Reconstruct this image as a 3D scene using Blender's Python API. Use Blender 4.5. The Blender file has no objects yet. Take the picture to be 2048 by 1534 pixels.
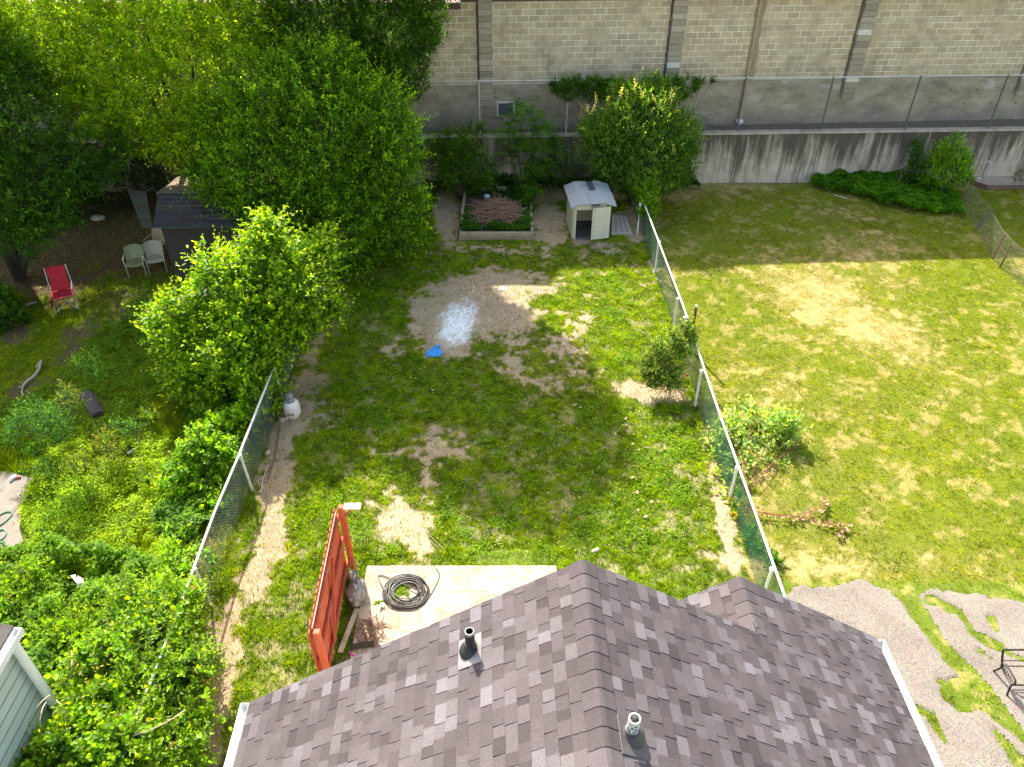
import bpy, math, random
import numpy as np
from mathutils import Vector, Matrix
rnd = random.Random(7)
R = np.random.default_rng(11)
sc = bpy.context.scene
COL = sc.collection

# ---------------------------------------------------------------- camera, sky, sun, exposure
PITCH = math.radians(38.0)
S_, C_ = math.sin(PITCH), math.cos(PITCH)
FPX, CAMH = 1548.0, 12.0
cam_d = bpy.data.cameras.new('camera'); cam = bpy.data.objects.new('camera', cam_d); COL.objects.link(cam)
cam.location = (0, 0, CAMH); cam.rotation_euler = (math.radians(52.0), 0, 0)
cam_d.sensor_width = 36; cam_d.lens = 36*FPX/2048; cam_d.clip_start = .1; cam_d.clip_end = 2000
sc.camera = cam
SUN_AZ, SUN_EL = math.radians(-22), math.radians(40.5)
w = bpy.data.worlds.new('World'); sc.world = w; w.use_nodes = True
nt = w.node_tree
sky = nt.nodes.new('ShaderNodeTexSky'); sky.sky_type = 'NISHITA'; sky.sun_disc = False
sky.sun_elevation = SUN_EL; sky.sun_rotation = SUN_AZ; sky.air_density = 1.2; sky.dust_density = 2.0
bg = nt.nodes['Background']; wm = nt.nodes.new('ShaderNodeMix'); wm.data_type = 'RGBA'; wm.blend_type = 'MULTIPLY'; wm.inputs[0].default_value = 1; wm.inputs[7].default_value = (1.15, 1.0, .86, 1)
nt.links.new(sky.outputs[0], wm.inputs[6]); nt.links.new(wm.outputs[2], bg.inputs[0]); bg.inputs[1].default_value = 0.15
sd = bpy.data.lights.new('sun', 'SUN'); sd.energy = 4.15; sd.angle = math.radians(.55); sd.color = (1, .95, .83)
sun = bpy.data.objects.new('sun', sd); COL.objects.link(sun); sun.location = (-10, 30, 40)
sv = Vector((math.sin(SUN_AZ)*math.cos(SUN_EL), math.cos(SUN_AZ)*math.cos(SUN_EL), math.sin(SUN_EL)))
sun.rotation_euler = sv.to_track_quat('Z', 'Y').to_euler()
sc.view_settings.view_transform = 'Standard'; sc.view_settings.look = 'None'
sc.view_settings.exposure = 1.72; sc.view_settings.gamma = 1
sc.render.engine = 'CYCLES'

# ---------------------------------------------------------------- measuring helpers (photo measurements -> metres)
def G(px, py, h=0.0):
    u = (px-1024)/FPX; v = (py-767)/FPX
    z = (CAMH-h)/(S_+C_*v)
    return Vector((u*z, (C_-S_*v)*z, h))
def AT(px, py, Y):
    u = (px-1024)/FPX; v = (py-767)/FPX
    z = Y/(C_-S_*v)
    return Vector((u*z, Y, CAMH-(S_+C_*v)*z))
def DEP(py, Y): return Y/(C_-S_*(py-767)/FPX)
def PXY(X, Y):
    z = Y*C_+CAMH*S_
    return 1024+FPX*X/z, 767+FPX*(CAMH*C_-Y*S_)/z

# ---------------------------------------------------------------- object helpers
ORG = {}
def tag(o, label=None, cat=None, group=None, kind=None):
    if label: o['label'] = label
    if cat: o['category'] = cat
    if group: o['group'] = group
    if kind: o['kind'] = kind
    return o
def thing(name, label, cat, loc, group=None):
    o = bpy.data.objects.new(name, None); o.empty_display_size = .2; COL.objects.link(o)
    o.location = loc; ORG[o.name] = Vector(loc)
    return tag(o, label, cat, group)
def link(name, me, mat, parent, loc=None):
    o = bpy.data.objects.new(name, me); COL.objects.link(o)
    if mat: me.materials.append(mat)
    if parent is not None:
        o.parent = parent; ORG[o.name] = ORG[parent.name]
    else:
        org = Vector(loc) if loc is not None else Vector((0, 0, 0))
        o.location = org; ORG[o.name] = org
    return o
def mesh_np(name, V, F, mat, parent=None, col=None, smooth=False, loc=None):
    V = np.asarray(V, dtype=np.float32).reshape(-1, 3); F = np.asarray(F, dtype=np.int32)
    org = ORG[parent.name] if parent is not None else (Vector(loc) if loc is not None else Vector((0, 0, 0)))
    V = V-np.array(org, dtype=np.float32)
    me = bpy.data.meshes.new(name)
    m, k = F.shape
    me.vertices.add(len(V)); me.vertices.foreach_set('co', V.ravel())
    me.loops.add(m*k); me.loops.foreach_set('vertex_index', F.ravel())
    me.polygons.add(m); me.polygons.foreach_set('loop_start', np.arange(m, dtype=np.int32)*k)
    try: me.polygons.foreach_set('loop_total', np.full(m, k, dtype=np.int32))
    except Exception: pass
    if smooth: me.polygons.foreach_set('use_smooth', np.ones(m, dtype=bool))
    if col is not None:
        a = me.color_attributes.new('col', 'FLOAT_COLOR', 'POINT')
        c = np.ones((len(V), 4), dtype=np.float32); c[:, :3] = col
        a.data.foreach_set('color', c.ravel())
    me.update(calc_edges=True)
    return link(name, me, mat, parent, loc)
class MB:
    def __init__(s): s.v = []; s.f = []; s.c = []; s.cur = None
    def add(s, vs, fs, M=None):
        b = len(s.v)
        for p in vs:
            p = Vector(p)
            if M is not None: p = M @ p
            s.v.append(tuple(p)); s.c.append(s.cur or (1, 1, 1))
        s.f += [tuple(i+b for i in f) for f in fs]
        return s
    def box(s, c, d, M=None, rz=0, bev=0.0):
        x, y, z = d[0]/2, d[1]/2, d[2]/2
        L = Matrix.Translation(c) @ Matrix.Rotation(rz, 4, 'Z')
        if M is not None: L = M @ L
        if bev <= 0:
            vs = [(i*x, j*y, k*z) for k in (-1, 1) for j in (-1, 1) for i in (-1, 1)]
            fs = [(0, 2, 3, 1), (4, 5, 7, 6), (0, 1, 5, 4), (2, 6, 7, 3), (0, 4, 6, 2), (1, 3, 7, 5)]
        else:
            vs = []
            for (q, zz) in ((1, -z), (0, -z+bev), (0, z-bev), (1, z)):
                e = bev*q
                for (i, j) in ((-1, -1), (1, -1), (1, 1), (-1, 1)):
                    if (i*j) > 0: a = [(i*(x-e), j*(y-bev-e)), (i*(x-bev-e), j*(y-e))]
                    else: a = [(i*(x-bev-e), j*(y-e)), (i*(x-e), j*(y-bev-e))]
                    if (i, j) in ((1, 1), (-1, -1)): pass
                    if (i, j) == (-1, -1): a = [(-(x-e), -(y-bev-e)), (-(x-bev-e), -(y-e))]
                    if (i, j) == (1, -1): a = [((x-bev-e), -(y-e)), ((x-e), -(y-bev-e))]
                    if (i, j) == (1, 1): a = [((x-e), (y-bev-e)), ((x-bev-e), (y-e))]
                    if (i, j) == (-1, 1): a = [(-(x-bev-e), (y-e)), (-(x-e), (y-bev-e))]
                    vs += [(p[0], p[1], zz) for p in a]
            fs = [tuple(range(7, -1, -1)), tuple(range(24, 32))]
            for r in range(3):
                for i in range(8):
                    j = (i+1) % 8
                    fs.append((r*8+i, r*8+j, r*8+8+j, r*8+8+i))
        return s.add(vs, fs, L)
    def tube(s, pts, r, n=8, cap=True, M=None, flat=1.0):
        P = [Vector(p) for p in pts]
        if not hasattr(r, '__len__'): r = [r]*len(P)
        vs = []; up = None
        for i, p in enumerate(P):
            d = (P[min(i+1, len(P)-1)]-P[max(i-1, 0)])
            if d.length < 1e-9: d = Vector((0, 0, 1))
            d.normalize()
            if up is None:
                up = Vector((0, 0, 1)) if abs(d.z) < .9 else Vector((1, 0, 0))
            a = d.cross(up)
            if a.length < 1e-6: a = d.orthogonal()
            a.normalize(); b = a.cross(d).normalized(); up = b
            for k in range(n):
                t = 2*math.pi*k/n
                vs.append(p+(a*math.cos(t)+b*math.sin(t)*flat)*r[i])
        fs = []
        for i in range(len(P)-1):
            for k in range(n):
                j = (k+1) % n
                fs.append((i*n+k, i*n+j, (i+1)*n+j, (i+1)*n+k))
        if cap and n > 2:
            fs.append(tuple(range(n-1, -1, -1))); fs.append(tuple((len(P)-1)*n+k for k in range(n)))
        return s.add(vs, fs, M)
    def lathe(s, prof, n=20, M=None, closed=False):
        vs = []; fs = []
        for (r, z) in prof:
            for k in range(n):
                t = 2*math.pi*k/n; vs.append((r*math.cos(t), r*math.sin(t), z))
        m = len(prof)
        for i in range(m-1):
            for k in range(n):
                j = (k+1) % n
                fs.append((i*n+k, i*n+j, (i+1)*n+j, (i+1)*n+k))
        if closed:
            for k in range(n):
                j = (k+1) % n; fs.append(((m-1)*n+k, (m-1)*n+j, j, k))
        return s.add(vs, fs, M)
    def prism(s, poly, h0, h1, M=None):
        n = len(poly)
        vs = [(p[0], p[1], h0) for p in poly]+[(p[0], p[1], h1) for p in poly]
        fs = [tuple(range(n-1, -1, -1)), tuple(range(n, 2*n))]+[(i, (i+1) % n, n+(i+1) % n, n+i) for i in range(n)]
        return s.add(vs, fs, M)
    def grid(s, fn, nu, nv):
        b = len(s.v)
        for j in range(nv+1):
            for i in range(nu+1):
                s.v.append(tuple(fn(i/nu, j/nv))); s.c.append(s.cur or (1, 1, 1))
        for j in range(nv):
            for i in range(nu):
                a = b+j*(nu+1)+i
                s.f.append((a, a+1, a+nu+2, a+nu+1))
        return s
    def build(s, name, mat, parent=None, smooth=False, loc=None, col=False):
        org = ORG[parent.name] if parent is not None else (Vector(loc) if loc is not None else Vector((0, 0, 0)))
        me = bpy.data.meshes.new(name)
        me.from_pydata([tuple(Vector(v)-org) for v in s.v], [], s.f)
        if col:
            a = me.color_attributes.new('col', 'FLOAT_COLOR', 'POINT')
            for i, c in enumerate(s.c): a.data[i].color = (c[0], c[1], c[2], 1)
        if smooth:
            me.polygons.foreach_set('use_smooth', [True]*len(me.polygons))
            me.set_sharp_from_angle(angle=math.radians(40))
        me.update()
        return link(name, me, mat, parent, loc)
def copy_thing(root, loc, rz, label=None):
    r = root.copy(); COL.objects.link(r); r.location = loc; r.rotation_euler = (0, 0, rz)
    if label: r['label'] = label
    for ch in list(root.children):
        c = ch.copy(); COL.objects.link(c); c.parent = r
        for g in ch.children:
            d = g.copy(); COL.objects.link(d); d.parent = c
    return r

# ---------------------------------------------------------------- numpy noise
def vnoise(x, y, seed=0):
    T = np.random.default_rng(1000+seed).random((256, 256)).astype(np.float32)
    xi = np.floor(x).astype(int); yi = np.floor(y).astype(int)
    fx = x-xi; fy = y-yi; fx = fx*fx*(3-2*fx); fy = fy*fy*(3-2*fy)
    a = T[xi % 256, yi % 256]; b = T[(xi+1) % 256, yi % 256]; c = T[xi % 256, (yi+1) % 256]; d = T[(xi+1) % 256, (yi+1) % 256]
    return (a*(1-fx)+b*fx)*(1-fy)+(c*(1-fx)+d*fx)*fy
def fbm(x, y, f=1.0, o=4, seed=0):
    s = 0; a = 1; t = 0
    for i in range(o):
        s = s+a*vnoise(x*f+17.3*i, y*f-9.1*i, seed+i); t += a; a *= .55; f *= 2.1
    return s/t
def n3(P, f, seed):
    r = np.random.default_rng(seed); s = 0
    for i in range(7):
        k = r.normal(size=3); k /= np.linalg.norm(k); s = s+np.sin(P@(k*f*(.7+.6*r.random()))+r.random()*6.28)
    return s/7
def sstep(a, b, x):
    t = np.clip((x-a)/(b-a), 0, 1); return t*t*(3-2*t)

# ---------------------------------------------------------------- materials
class NG:
    def __init__(s, name):
        s.m = bpy.data.materials.new(name); s.m.use_nodes = True; s.t = s.m.node_tree
        s.p = s.t.nodes['Principled BSDF']; s.out = s.t.nodes['Material Output']
    def n(s, ty, **kw):
        nd = s.t.nodes.new(ty)
        for k, v in kw.items(): setattr(nd, k, v)
        return nd
    def l(s, a, b): s.t.links.new(a, b)
    def val(s, sock, v):
        if hasattr(v, 'links') or isinstance(v, bpy.types.NodeSocket): s.l(v, sock)
        else: sock.default_value = v
    def coord(s): return s.n('ShaderNodeTexCoord').outputs['Object']
    def scale(s, vec, sx, sy, sz):
        m = s.n('ShaderNodeMapping'); s.l(vec, m.inputs[0]); m.inputs['Scale'].default_value = (sx, sy, sz); return m.outputs[0]
    def noise(s, vec, sc_, det=4, rough=.6, dist=0):
        n = s.n('ShaderNodeTexNoise'); s.l(vec, n.inputs['Vector']); n.inputs['Scale'].default_value = sc_
        n.inputs['Detail'].default_value = det; n.inputs['Roughness'].default_value = rough; n.inputs['Distortion'].default_value = dist
        return n.outputs['Fac']
    def ramp(s, fac, stops):
        r = s.n('ShaderNodeValToRGB'); s.l(fac, r.inputs[0]); e = r.color_ramp.elements
        while len(e) < len(stops): e.new(.5)
        for i, (p, c) in enumerate(stops):
            e[i].position = p
            e[i].color = (c, c, c, 1) if not hasattr(c, '__len__') else (c[0], c[1], c[2], 1)
        return r.outputs[0]
    def mix(s, fac, a, b, mode='MIX'):
        m = s.n('ShaderNodeMix', data_type='RGBA', blend_type=mode)
        s.val(m.inputs[0], fac)
        for sock, v in ((m.inputs[6], a), (m.inputs[7], b)):
            if isinstance(v, bpy.types.NodeSocket): s.l(v, sock)
            else: sock.default_value = (v[0], v[1], v[2], 1) if hasattr(v, '__len__') else (v, v, v, 1)
        return m.outputs[2]
    def math(s, op, a, b=0.0, c=0.0):
        m = s.n('ShaderNodeMath', operation=op)
        s.val(m.inputs[0], a); s.val(m.inputs[1], b); s.val(m.inputs[2], c); return m.outputs[0]
    def bump(s, h, st=.3, d=.01):
        b = s.n('ShaderNodeBump'); s.l(h, b.inputs['Height']); b.inputs['Strength'].default_value = st; b.inputs['Distance'].default_value = d
        s.l(b.outputs[0], s.p.inputs['Normal'])
    def fin(s, col=None, rough=.8, metal=0, spec=.3):
        if col is not None:
            if isinstance(col, bpy.types.NodeSocket): s.l(col, s.p.inputs['Base Color'])
            else: s.p.inputs['Base Color'].default_value = (*col, 1)
        s.val(s.p.inputs['Roughness'], rough)
        s.p.inputs['Metallic'].default_value = metal; s.p.inputs['Specular IOR Level'].default_value = spec
        return s.m
def M_plain(name, c, rough=.7, var=.25, sc_=8, metal=0, dirt=None, dirt_amt=.35, bump=.15, stretch=(1, 1, 1), spec=.3):
    g = NG(name); v = g.scale(g.coord(), *stretch)
    n = g.noise(v, sc_, 6, .65)
    k = g.ramp(n, [(.25, 1-var), (.75, 1+var)])
    col = g.mix(1.0, c, k, 'MULTIPLY')
    if dirt:
        n2 = g.noise(v, sc_*.37, 5, .7)
        f = g.ramp(n2, [(.5, 0), (.72, dirt_amt)])
        col = g.mix(f, col, dirt)
    if bump: g.bump(g.noise(v, sc_*6, 3), bump, .01)
    return g.fin(col, rough, metal, spec)
def M_attr(name, rough=.8, fine=60, amt=.2, bump=.3, spec=.2):
    g = NG(name); a = g.n('ShaderNodeAttribute', attribute_name='col').outputs['Color']
    v = g.coord(); n = g.noise(v, fine, 4, .7)
    col = g.mix(1.0, a, g.ramp(n, [(.3, 1-amt), (.7, 1+amt)]), 'MULTIPLY')
    if bump: g.bump(n, bump, .01)
    return g.fin(col, rough, 0, spec)
def M_leaf(name, trans=.5, rough=.55, spec=.12, boost=(1.5, 1.55, .8)):
    g = NG(name); a = g.n('ShaderNodeAttribute', attribute_name='col').outputs['Color']
    a = g.mix(1.0, a, boost, 'MULTIPLY'); g.l(a, g.p.inputs['Base Color']); g.p.inputs['Roughness'].default_value = rough; g.p.inputs['Specular IOR Level'].default_value = spec
    t = g.n('ShaderNodeBsdfTranslucent')
    g.l(g.mix(1.0, a, (2.1, 2.0, .25), 'MULTIPLY'), t.inputs['Color'])
    mx = g.n('ShaderNodeMixShader'); mx.inputs[0].default_value = trans
    g.l(g.p.outputs[0], mx.inputs[1]); g.l(t.outputs[0], mx.inputs[2]); g.l(mx.outputs[0], g.out.inputs['Surface'])
    return g.m
LEAF = M_leaf('leaf'); LEAFG = M_leaf('leaf_glossy', .5, .42, .25); BLADE = M_leaf('blade', .35, .9, .0, (1.08, 1.04, .8))
BARK = M_plain('bark', (.10, .075, .055), .95, .4, 12, stretch=(3, 3, .6), bump=.6)
DBARK = M_plain('dark_bark', (.05, .04, .032), .95, .4, 12, stretch=(3, 3, .6), bump=.6)
TWIG = M_plain('twig', (.22, .13, .085), .9, .4, 20)
PALEWOOD = M_plain('pale_wood', (.42, .34, .25), .85, .3, 14, stretch=(1, 1, 1))
GALV = M_plain('galvanised', (.50, .50, .48), .5, .2, 9, metal=.35, dirt=(.22, .18, .14), bump=.05)
WHITEPIPE = M_plain('painted_pipe', (.68, .66, .61), .55, .12, 6, dirt=(.34, .28, .2), dirt_amt=.6, bump=.05)
RUST = M_plain('rust', (.17, .07, .04), .85, .5, 25)
DARKSTEEL = M_plain('dark_steel', (.10, .11, .12), .6, .3, 9)
WHITE = M_plain('white_paint', (.78, .78, .76), .45, .05, 5, dirt=(.5, .47, .42), dirt_amt=.3, bump=.03)
BLACKRUB = M_plain('black_rubber', (.03, .03, .032), .5, .4, 20, dirt=(.3, .27, .24), dirt_amt=.5)
# ================================================================ GROUND
XL, XR = -5.6, 4.5
PATCH = [  # cx, cy, rx, ry, angle, strength (photo measurements of the worn places), zone
 (950,592,98,36,-8,1.4),(1000,632,62,34,0,1.25),(865,640,42,42,0,1.0),(900,668,50,40,-30,1.0),(930,705,85,18,0,.55),(1075,705,105,42,0,.55),(1130,765,80,28,0,.6),
 (890,885,60,38,0,.7),(760,893,62,17,5,.5),(865,950,32,60,0,.5),(812,1045,38,60,-38,.95),(738,985,14,40,0,.6),(1085,575,45,20,0,.7),
 (1150,640,38,60,0,.45),(1210,560,120,70,0,.34),(790,700,30,25,0,.6),(1050,740,40,20,0,.6),
 (612,790,34,55,0,.85),(565,890,28,80,10,.85),(622,690,20,50,0,.8),(660,560,40,16,0,.4),(545,965,30,50,10,.9),(640,830,60,28,0,.6),
 (548,1080,26,40,20,1.1),(508,1150,24,58,25,.95),(470,1230,18,50,15,.8),(440,1320,26,70,10,1.0),(425,1420,24,90,10,1.1),(410,1500,26,60,0,1.1),
 (1447,985,17,85,-10,1.0),(1460,1080,18,60,-10,.9),(1425,900,10,60,-10,.7),(1305,780,58,22,10,1.1),(1350,600,10,90,-18,.7),(1312,510,12,60,-14,.7),
 (1100,440,26,60,0,.95),(893,430,22,62,0,.95),(1180,492,50,10,0,.8),(1275,440,30,42,0,.95),(990,498,120,8,0,.5),(1040,560,60,12,0,.4),(1240,500,50,16,0,.6),
 (1630,590,125,52,22,.92),(1740,655,125,40,24,.95),(1560,775,62,50,20,.6),(1850,725,120,30,10,.45),(1600,532,110,16,0,.5),(1725,490,80,26,0,.8),(1700,430,60,13,0,.6),
 (1650,1120,210,40,0,.62),(1930,790,70,26,0,.45),(1600,960,140,70,0,.38),(1900,1130,170,26,0,.5),(1480,740,60,60,0,.3),(1800,830,160,40,10,.3),(1750,545,100,30,20,.55),(1550,1200,60,25,0,.7),
 (250,445,190,78,0,1.5),(60,510,120,62,0,1.2),(300,535,110,16,0,.7),(160,670,80,26,-50,.6),(60,770,70,28,-20,.6),(20,660,34,30,0,.8),(235,610,28,50,20,.5),(120,600,40,22,0,.6),
 (560,440,190,70,0,1.3),(330,690,60,40,0,.3),(1180,340,300,46,0,1.5),(400,1150,20,80,20,.8)]
def bareness(px, py, X, Y):
    b = np.zeros_like(px)
    wx = (fbm(X, Y, 1.3, 4, 3)-.5)*42; wy = (fbm(X, Y, 1.3, 4, 9)-.5)*32
    for (cx, cy, rx, ry, a, s) in PATCH:
        t = math.radians(a); c, q = math.cos(t), math.sin(t)
        dx = px+wx-cx; dy = py+wy-cy
        u = (dx*c+dy*q)/rx; v = (-dx*q+dy*c)/ry
        r = np.sqrt(u*u+v*v)
        b = np.maximum(b, s*np.clip(1.45-r*.75, 0, 1))
    return b
CRACKS = [[(1800,1165,30),(1835,1225,27),(1865,1262,20),(1900,1312,20),(1940,1352,28),(1958,1390,40),(1990,1415,24),(2050,1478,16),(2150,1560,16)],
          [(1858,1200,13),(1920,1225,10),(1945,1265,10),(1985,1290,13),(2050,1322,10),(2160,1360,10)],
          [(1822,1415,9),(1860,1430,12),(1875,1460,15),(1892,1487,6)],
          [(1990,1462,6),(2020,1500,14),(2060,1545,16)], [(1910,1385,42),(1935,1395,45)], [(1983,1240,15),(1992,1256,13)],
          [(1960,1300,5),(1985,1320,4)], [(1880,1364,8),(1886,1366,8)]]
TOPE = [(1560,1200),(1600,1176),(1660,1172),(1725,1164),(1770,1180),(1800,1200),(1860,1178),(1936,1186),(2048,1202),(2300,1215)]
def paved(px, py, X, Y):
    ty = np.interp(px, [p[0] for p in TOPE], [p[1] for p in TOPE])
    j = (fbm(X, Y, 3.5, 3, 40)-.5)*24
    m = (py+j-ty)
    m = np.where(px < 1540, -50, m); m = np.minimum(m, 60)
    for cr in CRACKS:
        for (a, b) in zip(cr[:-1], cr[1:]):
            ax, ay, aw = a; bx, by, bw = b; aw *= .68; bw *= .68
            L2 = (bx-ax)**2+(by-ay)**2
            t = np.clip(((px-ax)*(bx-ax)+(py-ay)*(by-ay))/L2, 0, 1)
            d = np.hypot(px-(ax+t*(bx-ax)), py-(ay+t*(by-ay)))-(aw+(bw-aw)*t)
            m = np.minimum(m, d+j*.6)
    return m   # > 0 : asphalt
PA0, PA1 = G(735, 1133), G(1112, 1128)
PATX = (PA0.x, PA1.x); PATY = PA0.y
def ground_state(X, Y):
    px, py = PXY(X, Y)
    b = bareness(px, py, X, Y)
    n1 = fbm(X, Y, 2.2, 4, 20); n2 = fbm(X, Y, 7.0, 3, 27); n0 = fbm(X, Y, .45, 3, 33)
    left = X < XL; right = X > XR
    g = 1-sstep(.36, .72, b*(.42+1.05*n1)+(n2-.5)*.55)
    n9 = fbm(X, Y, 17.0, 2, 29)
    g = np.where(right, 1-sstep(.35, 1.1, b*(.5+.9*n1)+(n2-.5)*.25+(n9-.5)*.6), g)
    g = np.clip(g-.55*sstep(.52, .64, n1*.55+n2*.45)*(~left), 0, 1)
    green = np.stack([.112+.06*n0, .212+.07*n0, .006+0*n0], -1)
    grR = np.stack([.132+.07*n0, .205+.05*n0, .004+0*n0], -1)
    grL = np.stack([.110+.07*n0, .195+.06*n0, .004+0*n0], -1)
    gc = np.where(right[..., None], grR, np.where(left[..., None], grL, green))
    # sunny middle strip of the yard is yellower where it dries out
    n8 = fbm(X, Y, 15.0, 3, 51); dry = np.clip(b*.8+(n1-.45)*1.1+(n8-.5)*1.3*np.where(right, .75, .5)-np.where(right, 0, .08), 0, 1)*np.where(right, .50, .42)
    straw = np.array([.31, .265, .07])
    gc = gc*(1-dry[..., None])+straw*dry[..., None]
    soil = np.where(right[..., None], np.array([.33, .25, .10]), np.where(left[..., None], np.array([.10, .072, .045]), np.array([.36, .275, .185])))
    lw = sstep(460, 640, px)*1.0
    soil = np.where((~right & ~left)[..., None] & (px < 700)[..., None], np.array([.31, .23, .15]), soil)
    soil = soil*(.75+.5*n2)[..., None]
    pa, pb = (px-914)*.88+(py-650)*.47, -(px-914)*.47+(py-650)*.88
    pw = sstep(1.25, .35, np.hypot(pa/36, pb/52)+(n2-.5)*.9+(n1-.5)*.6)*(X > XL)
    soil = soil*(1-pw[..., None])+np.array([.80, .82, .84])*pw[..., None]
    g = g*(1-pw*.85)
    lush = (right & (py > 1165))[..., None]; gc = np.where(lush, np.array([.16, .25, .012])*(.7+.6*n1)[..., None], gc)
    return g, gc, soil, b, n1, px, py
def ground_h(X, Y):
    return (fbm(X, Y, .5, 3, 60)-.5)*.07
gx = np.arange(-24, 24.01, .06); gy = np.arange(1.0, 27.7, .06)
XX, YY = np.meshgrid(gx, gy)
g_, gc_, so_, b_, n1_, px_, py_ = ground_state(XX, YY)
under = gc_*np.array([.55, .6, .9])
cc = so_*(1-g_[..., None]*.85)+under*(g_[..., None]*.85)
ZZ = ground_h(XX, YY)*sstep(3.0, 4.5, YY)-.0*g_
pv_ = paved(px_, py_, XX, YY); ZZ = ZZ*(1-sstep(-35, 10, pv_))-.016*sstep(1, 8, pv_)
pat = (XX > PATX[0]-.4) & (XX < PATX[1]+.4) & (YY < PATY+.4)
ZZ = np.where(pat, 0, ZZ); ZZ = np.where((YY > 22.6) | (np.abs(XX) > 22), ZZ*.3, ZZ)
ny, nx = XX.shape
idx = np.arange(ny*nx).reshape(ny, nx)
Fq = np.stack([idx[:-1, :-1], idx[:-1, 1:], idx[1:, 1:], idx[1:, :-1]], -1).reshape(-1, 4)
GM = M_attr('turf_soil', .95, 45, .35, .5, .0)
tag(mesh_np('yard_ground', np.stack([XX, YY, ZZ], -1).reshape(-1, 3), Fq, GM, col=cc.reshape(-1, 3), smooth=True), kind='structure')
mb = MB(); mb.add([(-400, -300, -.06), (400, -300, -.06), (400, 27.2, -.06), (-400, 27.2, -.06)], [(0, 1, 2, 3)])
tag(mb.build('ground', M_plain('far_ground', (.10, .13, .04), .95, .5, .8)), kind='structure')
mb = MB(); mb.add([(-400, 27.2, -.061), (400, 27.2, -.061), (400, 900, -.061), (-400, 900, -.061)], [(0, 1, 2, 3)])
tag(mb.build('ground', M_plain('far_ground_back', (.12, .12, .07), .95, .5, .5)), kind='structure')

# asphalt
ax = np.arange(4.4, 16, .035); ay = np.arange(-2.0, 10.2, .035)
AX, AY = np.meshgrid(ax, ay); apx, apy = PXY(AX, AY)
pm = paved(apx, apy, AX, AY); cm = (pm[:-1, :-1] > -2) & (pm[1:, 1:] > -2)
ny, nx = AX.shape; idx = np.arange(ny*nx).reshape(ny, nx)
Fq = np.stack([idx[:-1, :-1], idx[:-1, 1:], idx[1:, 1:], idx[1:, :-1]], -1)[cm]
AZ = .022*sstep(-5, 7, pm)+.012*(fbm(AX, AY, .8, 3, 5)-.5)*sstep(4, 30, pm)-.004
def M_asphalt():
    g = NG('old_asphalt'); v = g.coord()
    n = g.noise(v, 75, 4, .8); n2 = g.noise(v, 1.3, 4, .6)
    vo = g.n('ShaderNodeTexVoronoi'); g.l(v, vo.inputs['Vector']); vo.inputs['Scale'].default_value = 75
    c = g.ramp(n, [(.34, (.085, .07, .058)), (.5, (.19, .16, .135)), (.64, (.38, .335, .29))])
    c = g.mix(.35, c, vo.outputs['Color'], 'SOFT_LIGHT')
    c = g.mix(1.0, c, g.ramp(n2, [(.3, .82), (.7, 1.15)]), 'MULTIPLY')
    g.bump(n, .8, .01); return g.fin(c, .9, 0, .2)
tag(mesh_np('pavement', np.stack([AX, AY, AZ], -1).reshape(-1, 3), Fq, M_asphalt(), smooth=True), kind='structure')

# flagstone patio
def M_flag():
    g = NG('flagstone'); v = g.coord()
    vd = g.n('ShaderNodeTexVoronoi', feature='DISTANCE_TO_EDGE'); vc = g.n('ShaderNodeTexVoronoi')
    dn = g.n('ShaderNodeTexNoise'); g.l(v, dn.inputs['Vector']); dn.inputs['Scale'].default_value = 3
    wv = g.mix(.10, v, dn.outputs['Color'])
    for q in (vd, vc): g.l(wv, q.inputs['Vector']); q.inputs['Scale'].default_value = 2.7; q.inputs['Randomness'].default_value = .85
    n = g.noise(v, 24, 5, .7); n2 = g.noise(v, 2.1, 4, .6)
    st = g.mix(.35, (.46, .365, .27), g.ramp(vc.outputs['Color'], [(.2, .35), (.8, .65)]), 'SOFT_LIGHT')
    st = g.mix(1.0, st, g.ramp(n, [(.3, .8), (.7, 1.15)]), 'MULTIPLY')
    st = g.mix(g.ramp(n2, [(.42, 0), (.66, .75)]), st, (.33, .23, .15))
    jo = g.ramp(vd.outputs['Distance'], [(.008, 1), (.045, 0)])
    jo2 = g.math('MULTIPLY', jo, g.ramp(n2, [(.3, .35), (.6, .95)]))
    c = g.mix(jo2, st, (.27, .21, .13))
    g.bump(g.ramp(vd.outputs['Distance'], [(.0, 0), (.06, 1)]), .5, .02)
    return g.fin(c, .85, 0, .2)
mb = MB()
mb.box(((PATX[0]+PATX[1])/2, PATY/2+1.2, 0.0), (PATX[1]-PATX[0], PATY-2.4, .06))
tag(mb.build('patio', M_flag(), col=False), kind='structure')

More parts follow.
